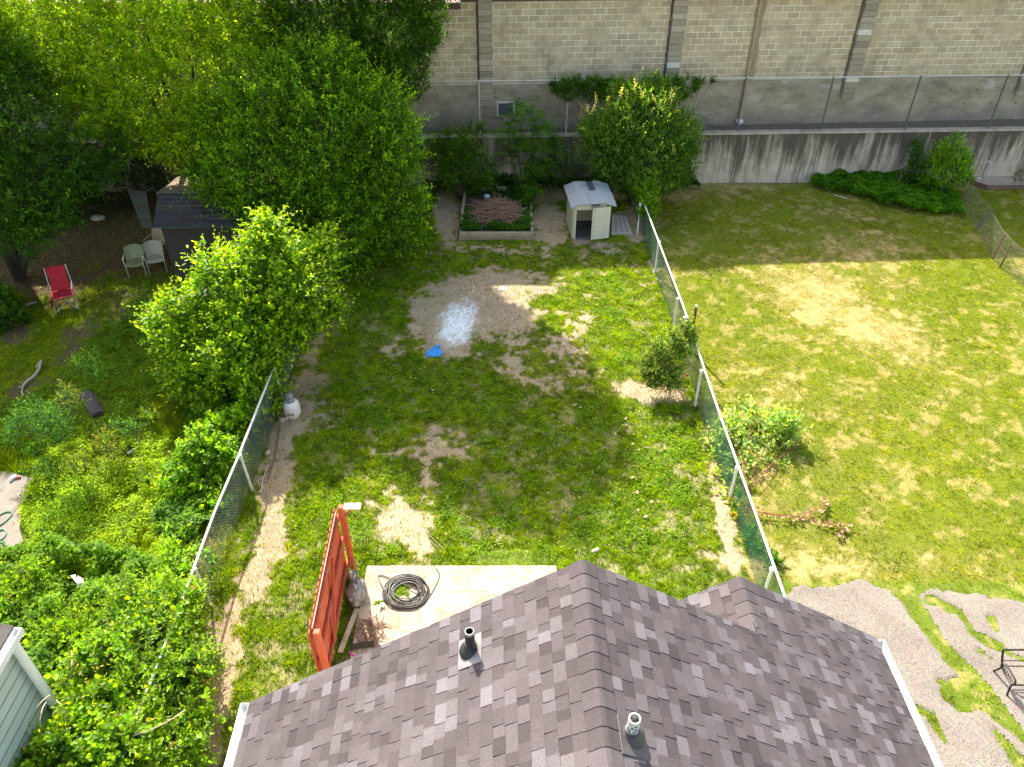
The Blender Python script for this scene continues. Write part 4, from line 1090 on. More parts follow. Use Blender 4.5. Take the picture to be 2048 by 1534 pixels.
def tile(x0, x1, y0, y1, dz, name='roof_panel'):
    mb = MB(); n = 10
    def top(u, v):
        x = x0+(x1-x0)*u; return SM @ Vector((-.12+x*(SW+.24), y0+(y1-y0)*v, roofz(x)+dz-.05*(1-v)*(0 if y0 > 0 else 1)))
    mb.grid(top, n, 4); b = len(mb.v)
    mb.grid(lambda u, v: Vector(top(u, v))-Vector((0, 0, .05)), n, 4)
    for i in range(n):
        mb.f.append((i, b+i, b+i+1, i+1)); q = 4*(n+1)
        mb.f.append((q+i, q+i+1, b+q+i+1, b+q+i))
    for j in range(4):
        a = j*(n+1); mb.f.append((a, a+n+1, b+a+n+1, b+a)); a2 = a+n; mb.f.append((a2, b+a2, b+a2+n+1, a2+n+1))
    return mb.build(name, RF, shed, smooth=True)
tile(0, .44, -.24, .62, .012); tile(.443, 1, -.24, .62, .02); tile(0, .18, .625, SD+.1, -.012); tile(.18, .5, .622, SD+.1, .002); tile(.64, .82, .62, SD+.1, 0.004); tile(.82, 1, .625, SD+.1, -.01)
mb = MB(); mb.grid(lambda u, v: SM @ Vector((-.12+(.5+.14*u)*(SW+.24), .61+(SD-.5)*v, roofz(.5+.14*u)-.012)), 4, 3); mb.build('skylight', M_plain('dark_gap', (.06, .07, .085), .5, .1, 4), shed)
mb = MB(); mb.grid(lambda u, v: SM @ Vector((-.12+(.44+.2*u)*(SW+.24), -.246, roofz(.44+.2*u)-.125+.07*v)), 4, 1); mb.build('ridge_slot', M_plain('slot', (.07, .07, .08), .6, .1, 4), shed)
# loose second door on the ground
P = [G(1223, 468, .05), G(1264, 466, .05), G(1252, 432, .12), G(1224, 430, .12)]
mb = MB(); n = (P[1]-P[0]).cross(P[3]-P[0]).normalized(); 
def lp(u, v, h=0): return (P[0]*(1-u)+P[1]*u)*(1-v)+(P[3]*(1-u)+P[2]*u)*v+n*h
vs = [lp(0, 0), lp(1, 0), lp(1, 1), lp(0, 1)]; mb.add(vs+[v-n*.045 for v in vs], [(0, 1, 2, 3), (7, 6, 5, 4), (0, 4, 5, 1), (1, 5, 6, 2), (2, 6, 7, 3), (3, 7, 4, 0)])
ld = tag(mb.build('loose_door', M_plain('pale_pinkish_plastic', (.46, .41, .38), .6, .1, 9, dirt=(.25, .22, .2), dirt_amt=.3), None, loc=P[0]), 'slotted pinkish grey plastic door panel lying right of the small shed', 'door panel')
mb = MB()
for i in range(3):
    for j in range(9):
        u = .18+i*.27; v = .08+j*.10
        q = [lp(u, v, .003), lp(u+.14, v, .003), lp(u+.14, v+.035, .003), lp(u, v+.035, .003)]
        mb.add(q, [(0, 1, 2, 3)])
mb.build('slots', M_plain('slot_dark', (.13, .11, .10), .8, .3, 20), ld)

# ---------------------------------------------------------------- raised bed
B0, B1, B2, B3 = G(917, 481, 0), G(1067, 481, 0), G(1064, 384, .12), G(925, 384, .12)
bx0, bx1, by0, by1 = B0.x, B1.x, B0.y, min(B2.y, 26.7)
OLDW = M_plain('weathered_timber', (.27, .205, .145), .9, .3, 8, dirt=(.12, .09, .07), dirt_amt=.5, bump=.5)
OLDW2 = M_plain('weathered_timber_top', (.34, .27, .195), .9, .3, 8, dirt=(.12, .09, .07), dirt_amt=.5, bump=.5)
bed = thing('raised_bed', 'square raised garden bed of old timbers beside the small shed', 'garden bed', ((bx0+bx1)/2, by0, 0))
def timber(c, d, m=OLDW, rz=0): mb = MB(); mb.box(c, d, rz=rz, bev=.008); return mb.build('timber', m, bed)
timber(((bx0+bx1)/2, by0+.05, .075), (bx1-bx0, .09, .15)); timber(((bx0+bx1)/2+.03, by0+.06, .215), (bx1-bx0-.06, .09, .13), OLDW2)
timber((bx0+.05, (by0+by1)/2+.05, .075), (.09, by1-by0-.12, .15)); timber((bx0+.06, (by0+by1)/2+.35, .21), (.09, by1-by0-.8, .12), OLDW2)
timber((bx1-.05, (by0+by1)/2+.05, .14), (.09, by1-by0-.12, .27), OLDW2)
timber(((bx0+bx1)/2-.55, by1-.02, .14), (1.0, .09, .28)); timber(((bx0+bx1)/2+.55, by1-.0, .17), (1.2, .09, .30), OLDW2)
timber((bx0-.09, by0+.35, .06), (.05, .55, .09), OLDW, .05)
X, Y = np.meshgrid(np.linspace(bx0+.09, bx1-.09, 40), np.linspace(by0+.1, by1-.06, 50)); Z = .14+.07*fbm(X, Y, 1.6, 4, 71)
i_ = np.arange(X.size).reshape(X.shape); F = np.stack([i_[:-1, :-1], i_[:-1, 1:], i_[1:, 1:], i_[1:, :-1]], -1).reshape(-1, 4)
mesh_np('soil', np.stack([X, Y, Z], -1).reshape(-1, 3), F, M_plain('dark_soil', (.075, .058, .04), .95, .5, 25, bump=.7), bed, smooth=True)
bc = Vector(((bx0+bx1)/2-.0, (by0+by1)/2-.15, .17))
sticks('brush_pile', bc, .85, .95, .50, 430, 1.0, .011, M_plain('dead_vine', (.30, .185, .125), .9, .4, 20), 'tangled pile of dead brown vines heaped in the raised bed', 'brush pile', 9)
c = G(974, 393, .30); V, F = blobby((c.x, c.y, .30), .12, .09, .09, .12, 4, 5, 16, 10); tag(mesh_np('white_bowl', V, F, M_plain('pale_blue_white', (.60, .68, .74), .4, .1, 5), smooth=True, loc=(c.x, c.y, .3)), 'upturned bluish white bowl at the back of the raised bed', 'bowl')

# ---------------------------------------------------------------- old shed in the left yard
e0 = G(306, 456, 1.9); rg = G(291, 386, 2.55); bk = G(332, 333, 2.15)
XR_ = -6.9
osd = thing('old_shed', 'dark weathered shed with a striped front roof slope under the trees', 'shed', (e0.x+1.6, e0.y+1, 0))
mb = MB(); nrow = 8
xl = e0.x
for i in range(nrow):
    a, b = i/nrow, (i+1)/nrow
    y0, y1 = e0.y+(rg.y-e0.y)*a, e0.y+(rg.y-e0.y)*b; z0, z1 = 1.9+.65*a, 1.9+.65*b
    x = xl+(rg.x-e0.x)*0
    while x < XR_:
        w_ = rnd.uniform(.8, 1.6); x2 = min(x+w_, XR_); c = rnd.uniform(.75, 1.25); mb.cur = (.048*c, .044*c, .045*c)
        ed = (.075, .072, .075)
        mb.add([(x, y0, z0+.03), (x2-.006, y0, z0+.03), (x2-.006, y1+.02, z1+.006), (x, y1+.02, z1+.006), (x, y0, z0-.01), (x2-.006, y0, z0-.01)], [(0, 1, 2, 3)])
        mb.cur = tuple(q*rnd.uniform(.5, 1.2) for q in ed)
        mb.add([(x, y0-.002, z0-.01), (x2-.006, y0-.002, z0-.01), (x2-.006, y0-.002, z0+.03), (x, y0-.002, z0+.03), (x, y0+.035, z0+.034), (x2-.006, y0+.035, z0+.034)], [(0, 1, 2, 3), (3, 2, 5, 4)])
        x = x2
mb.build('roof_front', M_attr('old_shingle', .85, 12, .3, .5), osd, col=True)
mb = MB(); mb.add([(xl-.05, rg.y, 2.56), (XR_, rg.y, 2.56), (XR_, bk.y, 2.2), (xl-.05, bk.y, 2.2), (xl-.05, rg.y, 2.5), (XR_, rg.y, 2.5), (XR_, bk.y, 2.14), (xl-.05, bk.y, 2.14)],
       [(0, 1, 2, 3), (7, 6, 5, 4), (0, 4, 5, 1), (1, 5, 6, 2), (2, 6, 7, 3), (3, 7, 4, 0)])
mb.build('roof_back', M_plain('faded_felt', (.20, .145, .105), .95, .25, 6, dirt=(.12, .09, .07), dirt_amt=.8), osd)
mb = MB(); mb.box(((xl+XR_)/2, e0.y+.25+1.6, .95), (XR_-xl-.2, 3.2, 1.88)); 
mb.add([(xl+.1, e0.y+.25, 1.89), (xl+.1, rg.y, 2.5), (xl+.1, bk.y-.1, 2.13), (xl+.1, bk.y-.1, 1.89), (xl+.16, e0.y+.25, 1.89), (xl+.16, rg.y, 2.5), (xl+.16, bk.y-.1, 2.13), (xl+.16, bk.y-.1, 1.89)], [(0, 1, 2, 3), (7, 6, 5, 4), (0, 4, 5, 1), (1, 5, 6, 2), (2, 6, 7, 3)])
mb.build('wall', M_plain('dark_boards', (.055, .045, .04), .95, .4, 6, stretch=(6, 6, .5)), osd)
# boarded lean-to on its left side
bl = thing('board_panel', 'sloping panel of grey weathered boards on the left of the old shed', 'boards', (e0.x-.6, e0.y+.6, 0))
T0, T1 = AT(256, 382, 21.1), AT(293, 385, 21.2); D0, D1 = AT(286, 458, 20.25), AT(307, 457, 20.3)
for i in range(8):
    a, b = i/8, (i+.93)/8
    q = [T0.lerp(D0, a), T1.lerp(D1, a), T1.lerp(D1, b), T0.lerp(D0, b)]; nn = Vector((-.1, -.25, .9)).normalized()*(.03+.01*(i % 3))
    mb = MB(); mb.add(q+[p+nn for p in q], [(3, 2, 1, 0), (4, 5, 6, 7), (0, 1, 5, 4), (1, 2, 6, 5), (2, 3, 7, 6), (3, 0, 4, 7)])
    mb.build('board', M_plain('grey_board', (.05+.012*(i % 2), .044+.01*(i % 3), .038), .95, .4, 8, stretch=(2, 6, 2), bump=.5), bl)
for p in ():
    mb = MB(); mb.box((p.x+.03, p.y+.05, p.z/2-.03), (.08, .08, p.z-.03)); mb.build('post', DBARK, bl)

# ---------------------------------------------------------------- chairs
def metal_chair(x, y, rz, body, legm, lab, grp='metal shell garden chairs by the old shed', h=.42):
    t = thing('garden_chair', lab, 'chair', (x, y, 0), grp); t.rotation_euler = (0, 0, 0)
    M = Matrix.Translation((x, y, 0)) @ Matrix.Rotation(rz, 4, 'Z')    # chair faces -y locally
    def shell(fn, name):
        mb = MB(); mb.grid(lambda u, v: M @ Vector(fn(u, v, 0)), 10, 6); b = len(mb.v); mb.grid(lambda u, v: M @ Vector(fn(u, v, -.012)), 10, 6)
        for i in range(10): mb.f.append((i, i+1, b+i+1, b+i)); q = 66; mb.f.append((q+i, b+q+i, b+q+i+1, q+i+1))
        for j in range(6): a = j*11; mb.f.append((a, b+a, b+a+11, a+11)); a += 10; mb.f.append((a, a+11, b+a+11, b+a))
        return mb.build(name, body, t, smooth=True)
    shell(lambda u, v, d: ((u-.5)*.50, -.24+v*.44, h+.03*(2*u-1)**2*1.2-.02*math.sin(v*math.pi)+.03*(v < .1)*0+d-(.035 if v < .01 else 0)), 'seat')
    shell(lambda u, v, d: ((u-.5)*(.50+.06*v), .18+.16*v-.10*(2*u-1)**2+d, h+.04+v*.40-.05*(2*u-1)**2*v), 'backrest')
    for s in (-1, 1):
        mb = MB(); mb.tube([M @ Vector((s*.25, -.26, .012)), M @ Vector((s*.255, -.24, h+.0)), M @ Vector((s*.28, -.2, h+.2)), M @ Vector((s*.28, .17, h+.23))], .012, 7); mb.build('leg', legm, t, smooth=True)
        mb = MB(); mb.tube([M @ Vector((s*.24, .34, .012)), M @ Vector((s*.24, .12, h-.02)), M @ Vector((s*.24, .22, h+.3))], .012, 7); mb.build('leg', legm, t, smooth=True)
    return t
GRN = M_plain('faded_green_metal', (.21, .24, .11), .45, .12, 5, dirt=(.5, .5, .38), dirt_amt=.6, bump=.05)
CRM = M_plain('cream_metal', (.40, .39, .30), .45, .1, 5, dirt=(.3, .3, .16), dirt_amt=.5, bump=.05)
TANM = M_plain('tan_metal', (.42, .31, .20), .5, .1, 5, bump=.05)
LEGM = M_plain('chair_tube', (.55, .55, .52), .4, .1, 5, metal=.5, bump=0)
c = G(279, 548, 0); metal_chair(c.x, c.y, .25, GRN, LEGM, 'faded green metal chair, leftmost of the three by the old shed')
c = G(318, 540, 0); metal_chair(c.x, c.y, .35, CRM, LEGM, 'cream metal chair just right of the green one')
c = G(322, 512, 0); metal_chair(c.x, c.y, -.35, TANM, LEGM, 'tan metal chair standing behind the cream chair')
# red folding chair
c = G(131, 616, 0)
rc = thing('folding_chair', 'red canvas folding chair with silver tube frame facing the path', 'chair', (c.x, c.y, 0))
M = Matrix.Translation(c+Vector((0, .12, 0))) @ Matrix.Rotation(.42, 4, 'Z') @ Matrix.Scale(1.06, 4)
REDC = M_plain('red_canvas', (.42, .018, .030), .8, .2, 7, bump=.5)
def cloth(fn, name, par=rc, nu=8, nv=10):
    mb = MB(); mb.grid(lambda u, v: M @ Vector(fn(u, v)), nu, nv); o = mb.build(name, REDC, par, smooth=True); s = o.modifiers.new('thick', 'SOLIDIFY'); s.thickness = .008; return o
cloth(lambda u, v: ((u-.5)*.54, -.30+v*.52, .42-.04*v-.05*math.sin(u*math.pi)*math.sin(v*math.pi)), 'seat')
cloth(lambda u, v: ((u-.5)*(.50-.12*math.sin(v*math.pi*.9)**2+.06*v), .20+.26*v+.02*math.sin(u*math.pi), .38+.60*v+.02*math.sin(u*9+v*5)), 'backrest')
cloth(lambda u, v: (-.29-.03*u, -.28+v*.5, .40-.26*u-.05*math.sin(v*3)), 'side_flap', nu=4)
cloth(lambda u, v: (.27+.05*u, -.30+v*.22, .42+.08*v), 'arm_strap', nu=3, nv=4)
for s in (-1, 1):
    mb = MB(); mb.tube([M @ Vector((s*.28, -.36, .01)), M @ Vector((s*.28, .22, .40)), M @ Vector((s*.26, .46, 1.0))], .011, 7); mb.build('leg', LEGM, rc, smooth=True)
    mb = MB(); mb.tube([M @ Vector((s*.28, .34, .01)), M @ Vector((s*.28, -.30, .43)), M @ Vector((s*.30, -.28, .62)), M @ Vector((s*.31, -.18, .66)), M @ Vector((s*.31, .0, .68))][:(5 if s > 0 else 3)], .011, 7); mb.build('leg', LEGM, rc, smooth=True)
mb = MB(); mb.tube([M @ Vector((-.28, -.34, .02)), M @ Vector((.1, -.05, .2)), M @ Vector((.28, .3, .35))], .009, 6); mb.tube([M @ Vector((.28, -.34, .02)), M @ Vector((-.28, .3, .35))], .009, 6); mb.build('cross_bar', LEGM, rc, smooth=True)

# ---------------------------------------------------------------- iron bench at the right edge
bn = G(2000, 1368, 0)
IRON = M_plain('black_iron', (.022, .018, .018), .5, .3, 12, bump=.2)
be = thing('iron_bench', 'black cast iron bench frame without slats on the cracked asphalt', 'bench', (bn.x, bn.y, 0))
BW = 1.3
for x in (0, BW):
    b = Vector((bn.x+x, bn.y, 0)); mb = MB()
    mb.tube(smoothline([b+Vector((0, -.28, .0)), b+Vector((0, -.24, .2)), b+Vector((0, -.22, .40)), b+Vector((0, -.26, .58)), b+Vector((0, -.15, .63)), b+Vector((0, .15, .60))], 4), .018, 7)
    mb.tube(smoothline([b+Vector((0, .30, .0)), b+Vector((0, .22, .25)), b+Vector((0, .20, .42)), b+Vector((0, .30, .62)), b+Vector((0, .38, .80))], 4), .02, 7)
    mb.tube(smoothline([b+Vector((0, -.22, .40)), b+Vector((0, 0, .37)), b+Vector((0, .20, .42))], 4), .018, 7)
    for k in range(6):
        cc_ = b+Vector((0, -.15+.07*k, .49+.01*math.sin(k*2))); rr = .045
        mb.tube([cc_+Vector((0, rr*math.cos(t), rr*math.sin(t))) for t in [i*.7 for i in range(10)]], .007, 5)
    mb.build('end_frame', IRON, be, smooth=True)
be.scale = (1, .8, .66)
for (y, z, r) in ((-.22, .40, .02), (.20, .42, .014), (.38, .80, .022), (.26, .55, .01)):
    mb = MB(); mb.tube([(bn.x, bn.y+y, z), (bn.x+BW, bn.y+y, z)], r, 7); mb.build('rail', IRON, be, smooth=True)

# ---------------------------------------------------------------- right rear corner: gravel bed, hook, edging
g0 = G(1975, 380); g1 = G(2060, 378)
gb = thing('gravel_bed', 'narrow bed of pink gravel with timber edging below the retaining wall', 'garden bed', (g0.x, g0.y, 0))
yw = lambda x: (RM @ Vector((x-6.7, 0, 0))).y-.04
xs_ = g0.x-.55
mb = MB(); mb.prism([(xs_, yw(xs_)), (g0.x, g0.y+.05), (24, g0.y+.2), (24, yw(24))], 0, .10)
mb.build('gravel', M_plain('pink_gravel', (.42, .32, .26), .95, .6, 22, bump=1.0), gb)
mb = MB()
a = Vector((g0.x, g0.y, .08)); 
mb.box(((g0.x+24)/2, g0.y+.05, .075), (24-g0.x, .08, .16)); 
b = Vector((xs_-.05, yw(xs_)-.1, .08)); mb.box((0, 0, 0), ((a-b).length, .08, .16), Matrix.Translation((a+b)/2) @ (a-b).to_track_quat('X', 'Z').to_matrix().to_4x4())
mb.build('edging', M_plain('edging', (.16, .10, .075), .9, .3, 8), gb)
h0 = G(1954, 370); 
rod('garden_hook', [h0, AT(1965, 340, h0.y), AT(1972, 326, h0.y), AT(1978, 322, h0.y), AT(1982, 326, h0.y), AT(1981, 333, h0.y)], .012, M_plain('white_hook', (.62, .62, .58), .5, .1, 5), 'white garden hook curving over in front of the retaining wall', 'hook')
rock('stone', G(1955, 361), .10, .08, .09, WHITE, 'round white stone at the end of the gravel bed', seed=15)
rock('brick', G(1967, 367), .10, .06, .08, M_plain('brick_red', (.28, .11, .08), .9, .2, 9), 'broken red brick at the end of the gravel bed', 'brick', seed=17)
mb = MB(); q = smoothline([G(1668, 390, .03), G(1680, 393, .04), G(1694, 397, .03)], 4); mb.tube(q, .02, 6); tag(mb.build('stick', PALEWOOD, None, loc=q[0]), 'short pale stick on the lawn before the ivy patch', 'stick')
# red stemmed fallen branch
ST = M_plain('red_stem', (.36, .06, .07), .6, .2, 9); b0 = G(1512, 1023, .1)
fb = thing('fallen_branch', 'fallen red stemmed branch with withered tan leaves on the right lawn', 'branch', (b0.x, b0.y, 0))
mb = MB(); main = smoothline([G(1490, 1016, .25), G(1512, 1023, .12), G(1560, 1030, .08), G(1598, 1033, .07), G(1640, 1044, .06), G(1688, 1051, .05)], 5)
s2 = smoothline([G(1598, 1033, .07), G(1630, 1019, .1), G(1645, 1006, .12), G(1655, 994, .10)], 5)
s3 = smoothline([G(1690, 1052, .05), G(1685, 1060, .06), G(1675, 1066, .05)], 4)
mb.tube(main, [.014-.008*i/len(main) for i in range(len(main))], 6); mb.tube(s2, .008, 6); mb.tube(s3, .006, 5); mb.build('stem', ST, fb, smooth=True)
mb = MB(); rr = random.Random(4)
for p in main[4::1]+s2[2:]+s3:
    if rr.random() < .75:
        for _ in range(rr.choice([1, 1, 2])):
            q = p+Vector((rr.uniform(-.08, .08), rr.uniform(-.13, .03), rr.uniform(-.02, .04))); t = rr.uniform(0, 6.28); w_ = rr.uniform(.02, .04); L = rr.uniform(.09, .16)
            D = Vector((math.cos(t), math.sin(t), 0)); Q = Vector((-D.y, D.x, 0)); zq = max(q.z, .05)
            mb.grid(lambda u, v: (q.x+D.x*L*(u-.5)+Q.x*w_*2*(v-.5)*math.sin(u*math.pi), q.y+D.y*L*(u-.5)+Q.y*w_*2*(v-.5)*math.sin(u*math.pi), zq+.05*abs(v-.5)+.02*math.sin(u*8)), 5, 3)
mb.build('withered_leaves', M_plain('withered', (.50, .33, .18), .8, .3, 20), fb)
# ================================================================ FOLIAGE
def norm(a): return a/np.maximum(np.linalg.norm(a, axis=-1, keepdims=True), 1e-9)
def leaves(P, D, N, L, W, C, fold=.18, droop=.12, rounded=False):
    S = norm(np.cross(D, N)); N = norm(np.cross(S, D)); L = L[:, None]; W = W[:, None]
    if rounded:
        a = P+D*L*.28; b = P+D*L*.70; dz = np.array([0, 0, 1])*L*droop
        V = np.stack([P, a+S*W*.46+N*W*fold, b+S*W*.42+N*W*fold*.8-dz*.4, P+D*L-dz, b-S*W*.42+N*W*fold*.8-dz*.4, a-S*W*.46+N*W*fold], 1)
        i = np.arange(len(P))[:, None]*6
        F = np.concatenate([i+np.array([[0, 1, 2, 3]]), i+np.array([[0, 3, 4, 5]])])
        return V.reshape(-1, 3), F, np.repeat(C, 6, 0)
    m = P+D*L*.45
    V = np.stack([P, m+S*W*.5+N*W*fold, P+D*L-np.array([0, 0, 1])*L*droop, m-S*W*.5+N*W*fold], 1)
    F = np.arange(4*len(P)).reshape(-1, 4)
    return V.reshape(-1, 3), F, np.repeat(C, 4, 0)
class Crown:
    def __init__(s, seed, rounded=False): s.rounded = rounded; s.V = []; s.F = []; s.C = []; s.n = 0; s.r = np.random.default_rng(seed); s.seed = seed; s.twV = []; s.twF = []; s.tn = 0
    def put(s, P, D, N, L, W, C, **k):
        V, F, C = leaves(P, D, N, L, W, C, rounded=s.rounded, **k); s.V.append(V); s.F.append(F+s.n); s.C.append(C); s.n += len(V)
    def shoots(s, B, D, SL, k, leafL, leafW, col, tipcol, up=.5, droop=.15, young=.5, style='spiral', var=.32, dead=.0):
        r = s.r; n = len(B); D = norm(D)
        U = norm(np.cross(D, np.array([.13, .21, 1.0])+0*D)); W_ = norm(np.cross(D, U))
        ph = r.uniform(0, 6.28, n)
        sc_ = np.clip(r.normal(1, var, (n, 1)), .5, 1.6)
        hue = r.normal(0, .10, (n, 1)); yv = r.uniform(.35, 1.5, (n, 1))
        i = 0
        for j in range(k):
            t = (j+.6)/k
            a = ph+j*(2.4 if style == 'spiral' else math.pi)
            if style == 'pinnate': a = np.where(j % 2 == 0, 0, math.pi)+0*ph+r.normal(0, .15, n)
            rad = U*np.cos(a)[:, None]+W_*np.sin(a)[:, None]
            p = B+D*(SL*t)[:, None]; p[:, 2] -= droop*SL*t*t
            wgt = (.45+.7*t) if style != 'pinnate' else .45
            d = norm(D*wgt+rad*.9+np.array([0, 0, -.15+.25*t])+r.normal(0, .18, (n, 3)))
            N = norm(np.array([0, 0, 1.0])*(.55+up)+D*.35+r.normal(0, .38, (n, 3)))
            size = (1-.45*t) if style != 'pinnate' else (1-.25*abs(t-.4))
            L = leafL*size*r.uniform(.75, 1.25, n); W = leafW*size*r.uniform(.8, 1.2, n)
            y = np.clip(young*t**1.6*yv+r.uniform(-.08, .12, (n, 1)), 0, 1)
            c = (np.array(col)*(1-y)+np.array(tipcol)*y)*sc_*np.clip(r.normal(1, .14, (n, 1)), .6, 1.5)
            c = c*np.concatenate([1+hue*.9, 1+hue*.2, 1-hue], 1)
            s.put(p, d, N, L, W, np.clip(c, .003, .9))
    def twigs(s, B, E, r0, n=3):
        D = norm(E-B); U = norm(np.cross(D, np.array([.1, .2, 1.0])+0*D)); W_ = np.cross(D, U)
        ring = []
        for base, rr in ((B, r0), (E, r0*.35)):
            for k in range(n):
                a = 2*math.pi*k/n; ring.append(base+(U*math.cos(a)+W_*math.sin(a))*rr)
        V = np.stack(ring, 1); m = len(B); F = []
        base = np.arange(m)[:, None]*2*n
        for k in range(n):
            j = (k+1) % n; F.append(base+np.array([[k, j, n+j, n+k]]))
        s.twV.append(V.reshape(-1, 3)); s.twF.append(np.concatenate(F)+s.tn); s.tn += len(V)*2*n
    def blobs(s, bl, dens, k, leafL, leafW, col, tipcol, SLr=(.25, .55), gap=.22, **kw):
        """bl: list of (centre, (rx,ry,rz)); dens shoots per m2 of surface"""
        r = s.r
        for bi, (c, rad) in enumerate(bl):
            c = np.array(c); rad = np.array(rad); R_ = rad.mean()
            n = int(dens*4*math.pi*R_*R_)
            P = norm(r.normal(size=(n, 3)))
            lump = 1+.30*n3(P*1.0, 4.6, s.seed+bi*7)+.10*n3(P, 9, s.seed+bi*7+3)
            sh = r.beta(4, 1.1, n)
            Q = c+P*rad*(lump*sh)[:, None]
            keep = n3(Q, 3.0/max(R_, .4)**.5, s.seed+99) > (-.55+gap)
            keep |= r.random(n) < .25
            for bj, (c2, rad2) in enumerate(bl):
                if bj != bi:
                    q = np.linalg.norm((Q-np.array(c2))/np.array(rad2), axis=1)
                    keep &= (q > .62) | (r.random(n) < .06)
            keep &= (P[:, 2] > -.55) | (r.random(n) < .45)
            keep &= Q[:, 2] > .04
            Q = Q[keep]; P_ = P[keep]
            D = norm(P_*.75+np.array([0, 0, .55])+r.normal(0, .38, (len(Q), 3)))
            SLn = r.uniform(SLr[0], SLr[1], len(Q))
            s.shoots(Q-D*(SLn*.5)[:, None], D, SLn, k, leafL, leafW, col, tipcol, **kw)
            m = r.random(len(Q)) < .12
            if m.any(): s.twigs(Q[m]-D[m]*(SLn[m]*1.2)[:, None], Q[m]+D[m]*(SLn[m]*.4)[:, None], .006)
    def build(s, parent, mat=LEAF, name='crown', twig=BARK):
        V = np.concatenate(s.V); F = np.concatenate(s.F); C = np.concatenate(s.C)
        o = mesh_np(name, V, F, mat, parent, col=C)
        if s.twV: mesh_np('twigs', np.concatenate(s.twV), np.concatenate(s.twF), twig, parent)
        return o
def stemset(parent, base, tips, r0, mat, seed=0, name='trunk', fork=.45):
    rr = random.Random(seed); mb = MB(); base = Vector(base)
    for i, t in enumerate(tips):
        t = Vector(t); m = base.lerp(t, fork)+Vector((rr.uniform(-.1, .1), rr.uniform(-.1, .1), .12*(t-base).length))
        P = smoothline([base-Vector((0, 0, .1)), base.lerp(m, .5)+Vector((rr.uniform(-.05, .05), rr.uniform(-.05, .05), 0)), m, t], 5)
        n = len(P); mb.tube(P, [max(r0*(1-.85*k/n)*(1 if i == 0 else .7), .006) for k in range(n)], 7)
    return mb.build(name, mat, parent, smooth=True)
def B(px, py, Y, rp, fy=1.0, fz=1.0):
    c = AT(px, py, Y); r = rp*DEP(py, Y)/FPX
    return (tuple(c), (r, r*fy, r*fz))
def BW_(x, y, z, rx, ry=None, rz=None): return ((x, y, z), (rx, ry or rx, rz or rx))
def tree(name, lab, cat, base, bl, dens, k, L, W, col, tip, trunk_r, seed, mat=LEAF, bark=BARK, group=None, twig=None, extra=(), **kw):
    t = thing(name, lab, cat, base, group)
    cr = Crown(seed, base[1] < 17); cr.blobs(bl, dens, k, L, W, col, tip, **kw)
    for (d2, k2, L2, W2, c2, t2, e2) in extra: cr.blobs(bl, d2, k2, L2, W2, c2, t2, **e2)
    cr.build(t, mat, 'crown' if 'tree' in name else 'foliage', twig or bark)
    tips = [b[0] for b in bl][:9]
    stemset(t, base, tips, trunk_r, bark, seed, 'trunk' if 'tree' in name else 'stem')
    return t
EX = [(9, 5, .15, .13, (.08, .16, .012), (.17, .27, .012), dict(SLr=(.3, .8), young=.7)), (14, 10, .12, .03, (.07, .12, .03), (.20, .26, .05), dict(SLr=(.5, .9), young=.8)), (3, 4, .10, .06, (.22, .13, .05), (.30, .16, .05), dict(SLr=(.2, .4)))]
def EX3(c, t, d=1.6, L=.14): return [(d, 15, L, L*.5, c, t, dict(SLr=(1.0, 2.0), young=1.0, droop=.12)), (d*1.4, 10, L*1.35, L*.75, c, t, dict(SLr=(.5, 1.1), young=.8, droop=.25))]
EX2 = [(2.2, 14, .13, .075, (.08, .15, .012), (.24, .34, .012), dict(SLr=(1.0, 1.7), young=1.0)), (5, 6, .19, .13, (.09, .17, .012), (.24, .34, .012), dict(SLr=(.6, 1.2), young=1.0))]
DK = (.034, .078, .014); MD = (.035, .085, .012); LT = (.07, .15, .012); YL = (.28, .37, .012); BR = (.12, .22, .012)

tree('broadleaf_tree', 'tallest dark green tree against the left end of the block wall', 'tree', (-4.6, 24.9, 0),
     [B(760, 40, 24.6, 115), B(650, 40, 24.6, 125), B(830, 60, 24.6, 62), B(700, 130, 24.4, 105), B(800, 150, 24.6, 62), B(570, 60, 24.4, 95), BW_(-3.6, 24.6, 8.6, 2.1), BW_(-5.6, 24.6, 9.0, 2.6), BW_(-4.8, 24.6, 10.6, 2.0), BW_(-2.6, 24.7, 7.6, 1.2), BW_(-3.0, 24.4, 9.9, 1.4)],
     44, 9, .13, .065, DK, MD, .22, 11, bark=DBARK, extra=EX3(DK, (.08, .16, .012)), gap=.05)
tree('leafy_tree', 'broad mid green tree with bright shoots overlooking the middle yard', 'tree', (-6.3, 21.3, 0),
     [B(650, 200, 21.6, 100), B(560, 210, 21.8, 110), B(735, 230, 21.4, 95), B(480, 250, 22, 90), B(650, 300, 21, 120), B(780, 300, 21.2, 78), B(560, 340, 21, 110), B(770, 400, 21, 88), B(660, 420, 20.6, 110), B(580, 440, 20.8, 80), B(720, 490, 20.8, 62), B(800, 470, 21.2, 55), B(610, 130, 21.8, 50), B(680, 110, 21.8, 40), B(470, 320, 21.0, 62), B(440, 370, 20.6, 44), B(400, 350, 21, 30), B(500, 400, 20.4, 60), B(385, 330, 21.4, 24)],
     32, 10, .15, .075, (.045, .10, .012), (.17, .29, .014), .16, 23, extra=EX3((.06, .13, .012), (.22, .34, .012), 1.8), SLr=(.3, .95), young=.75, gap=.32)
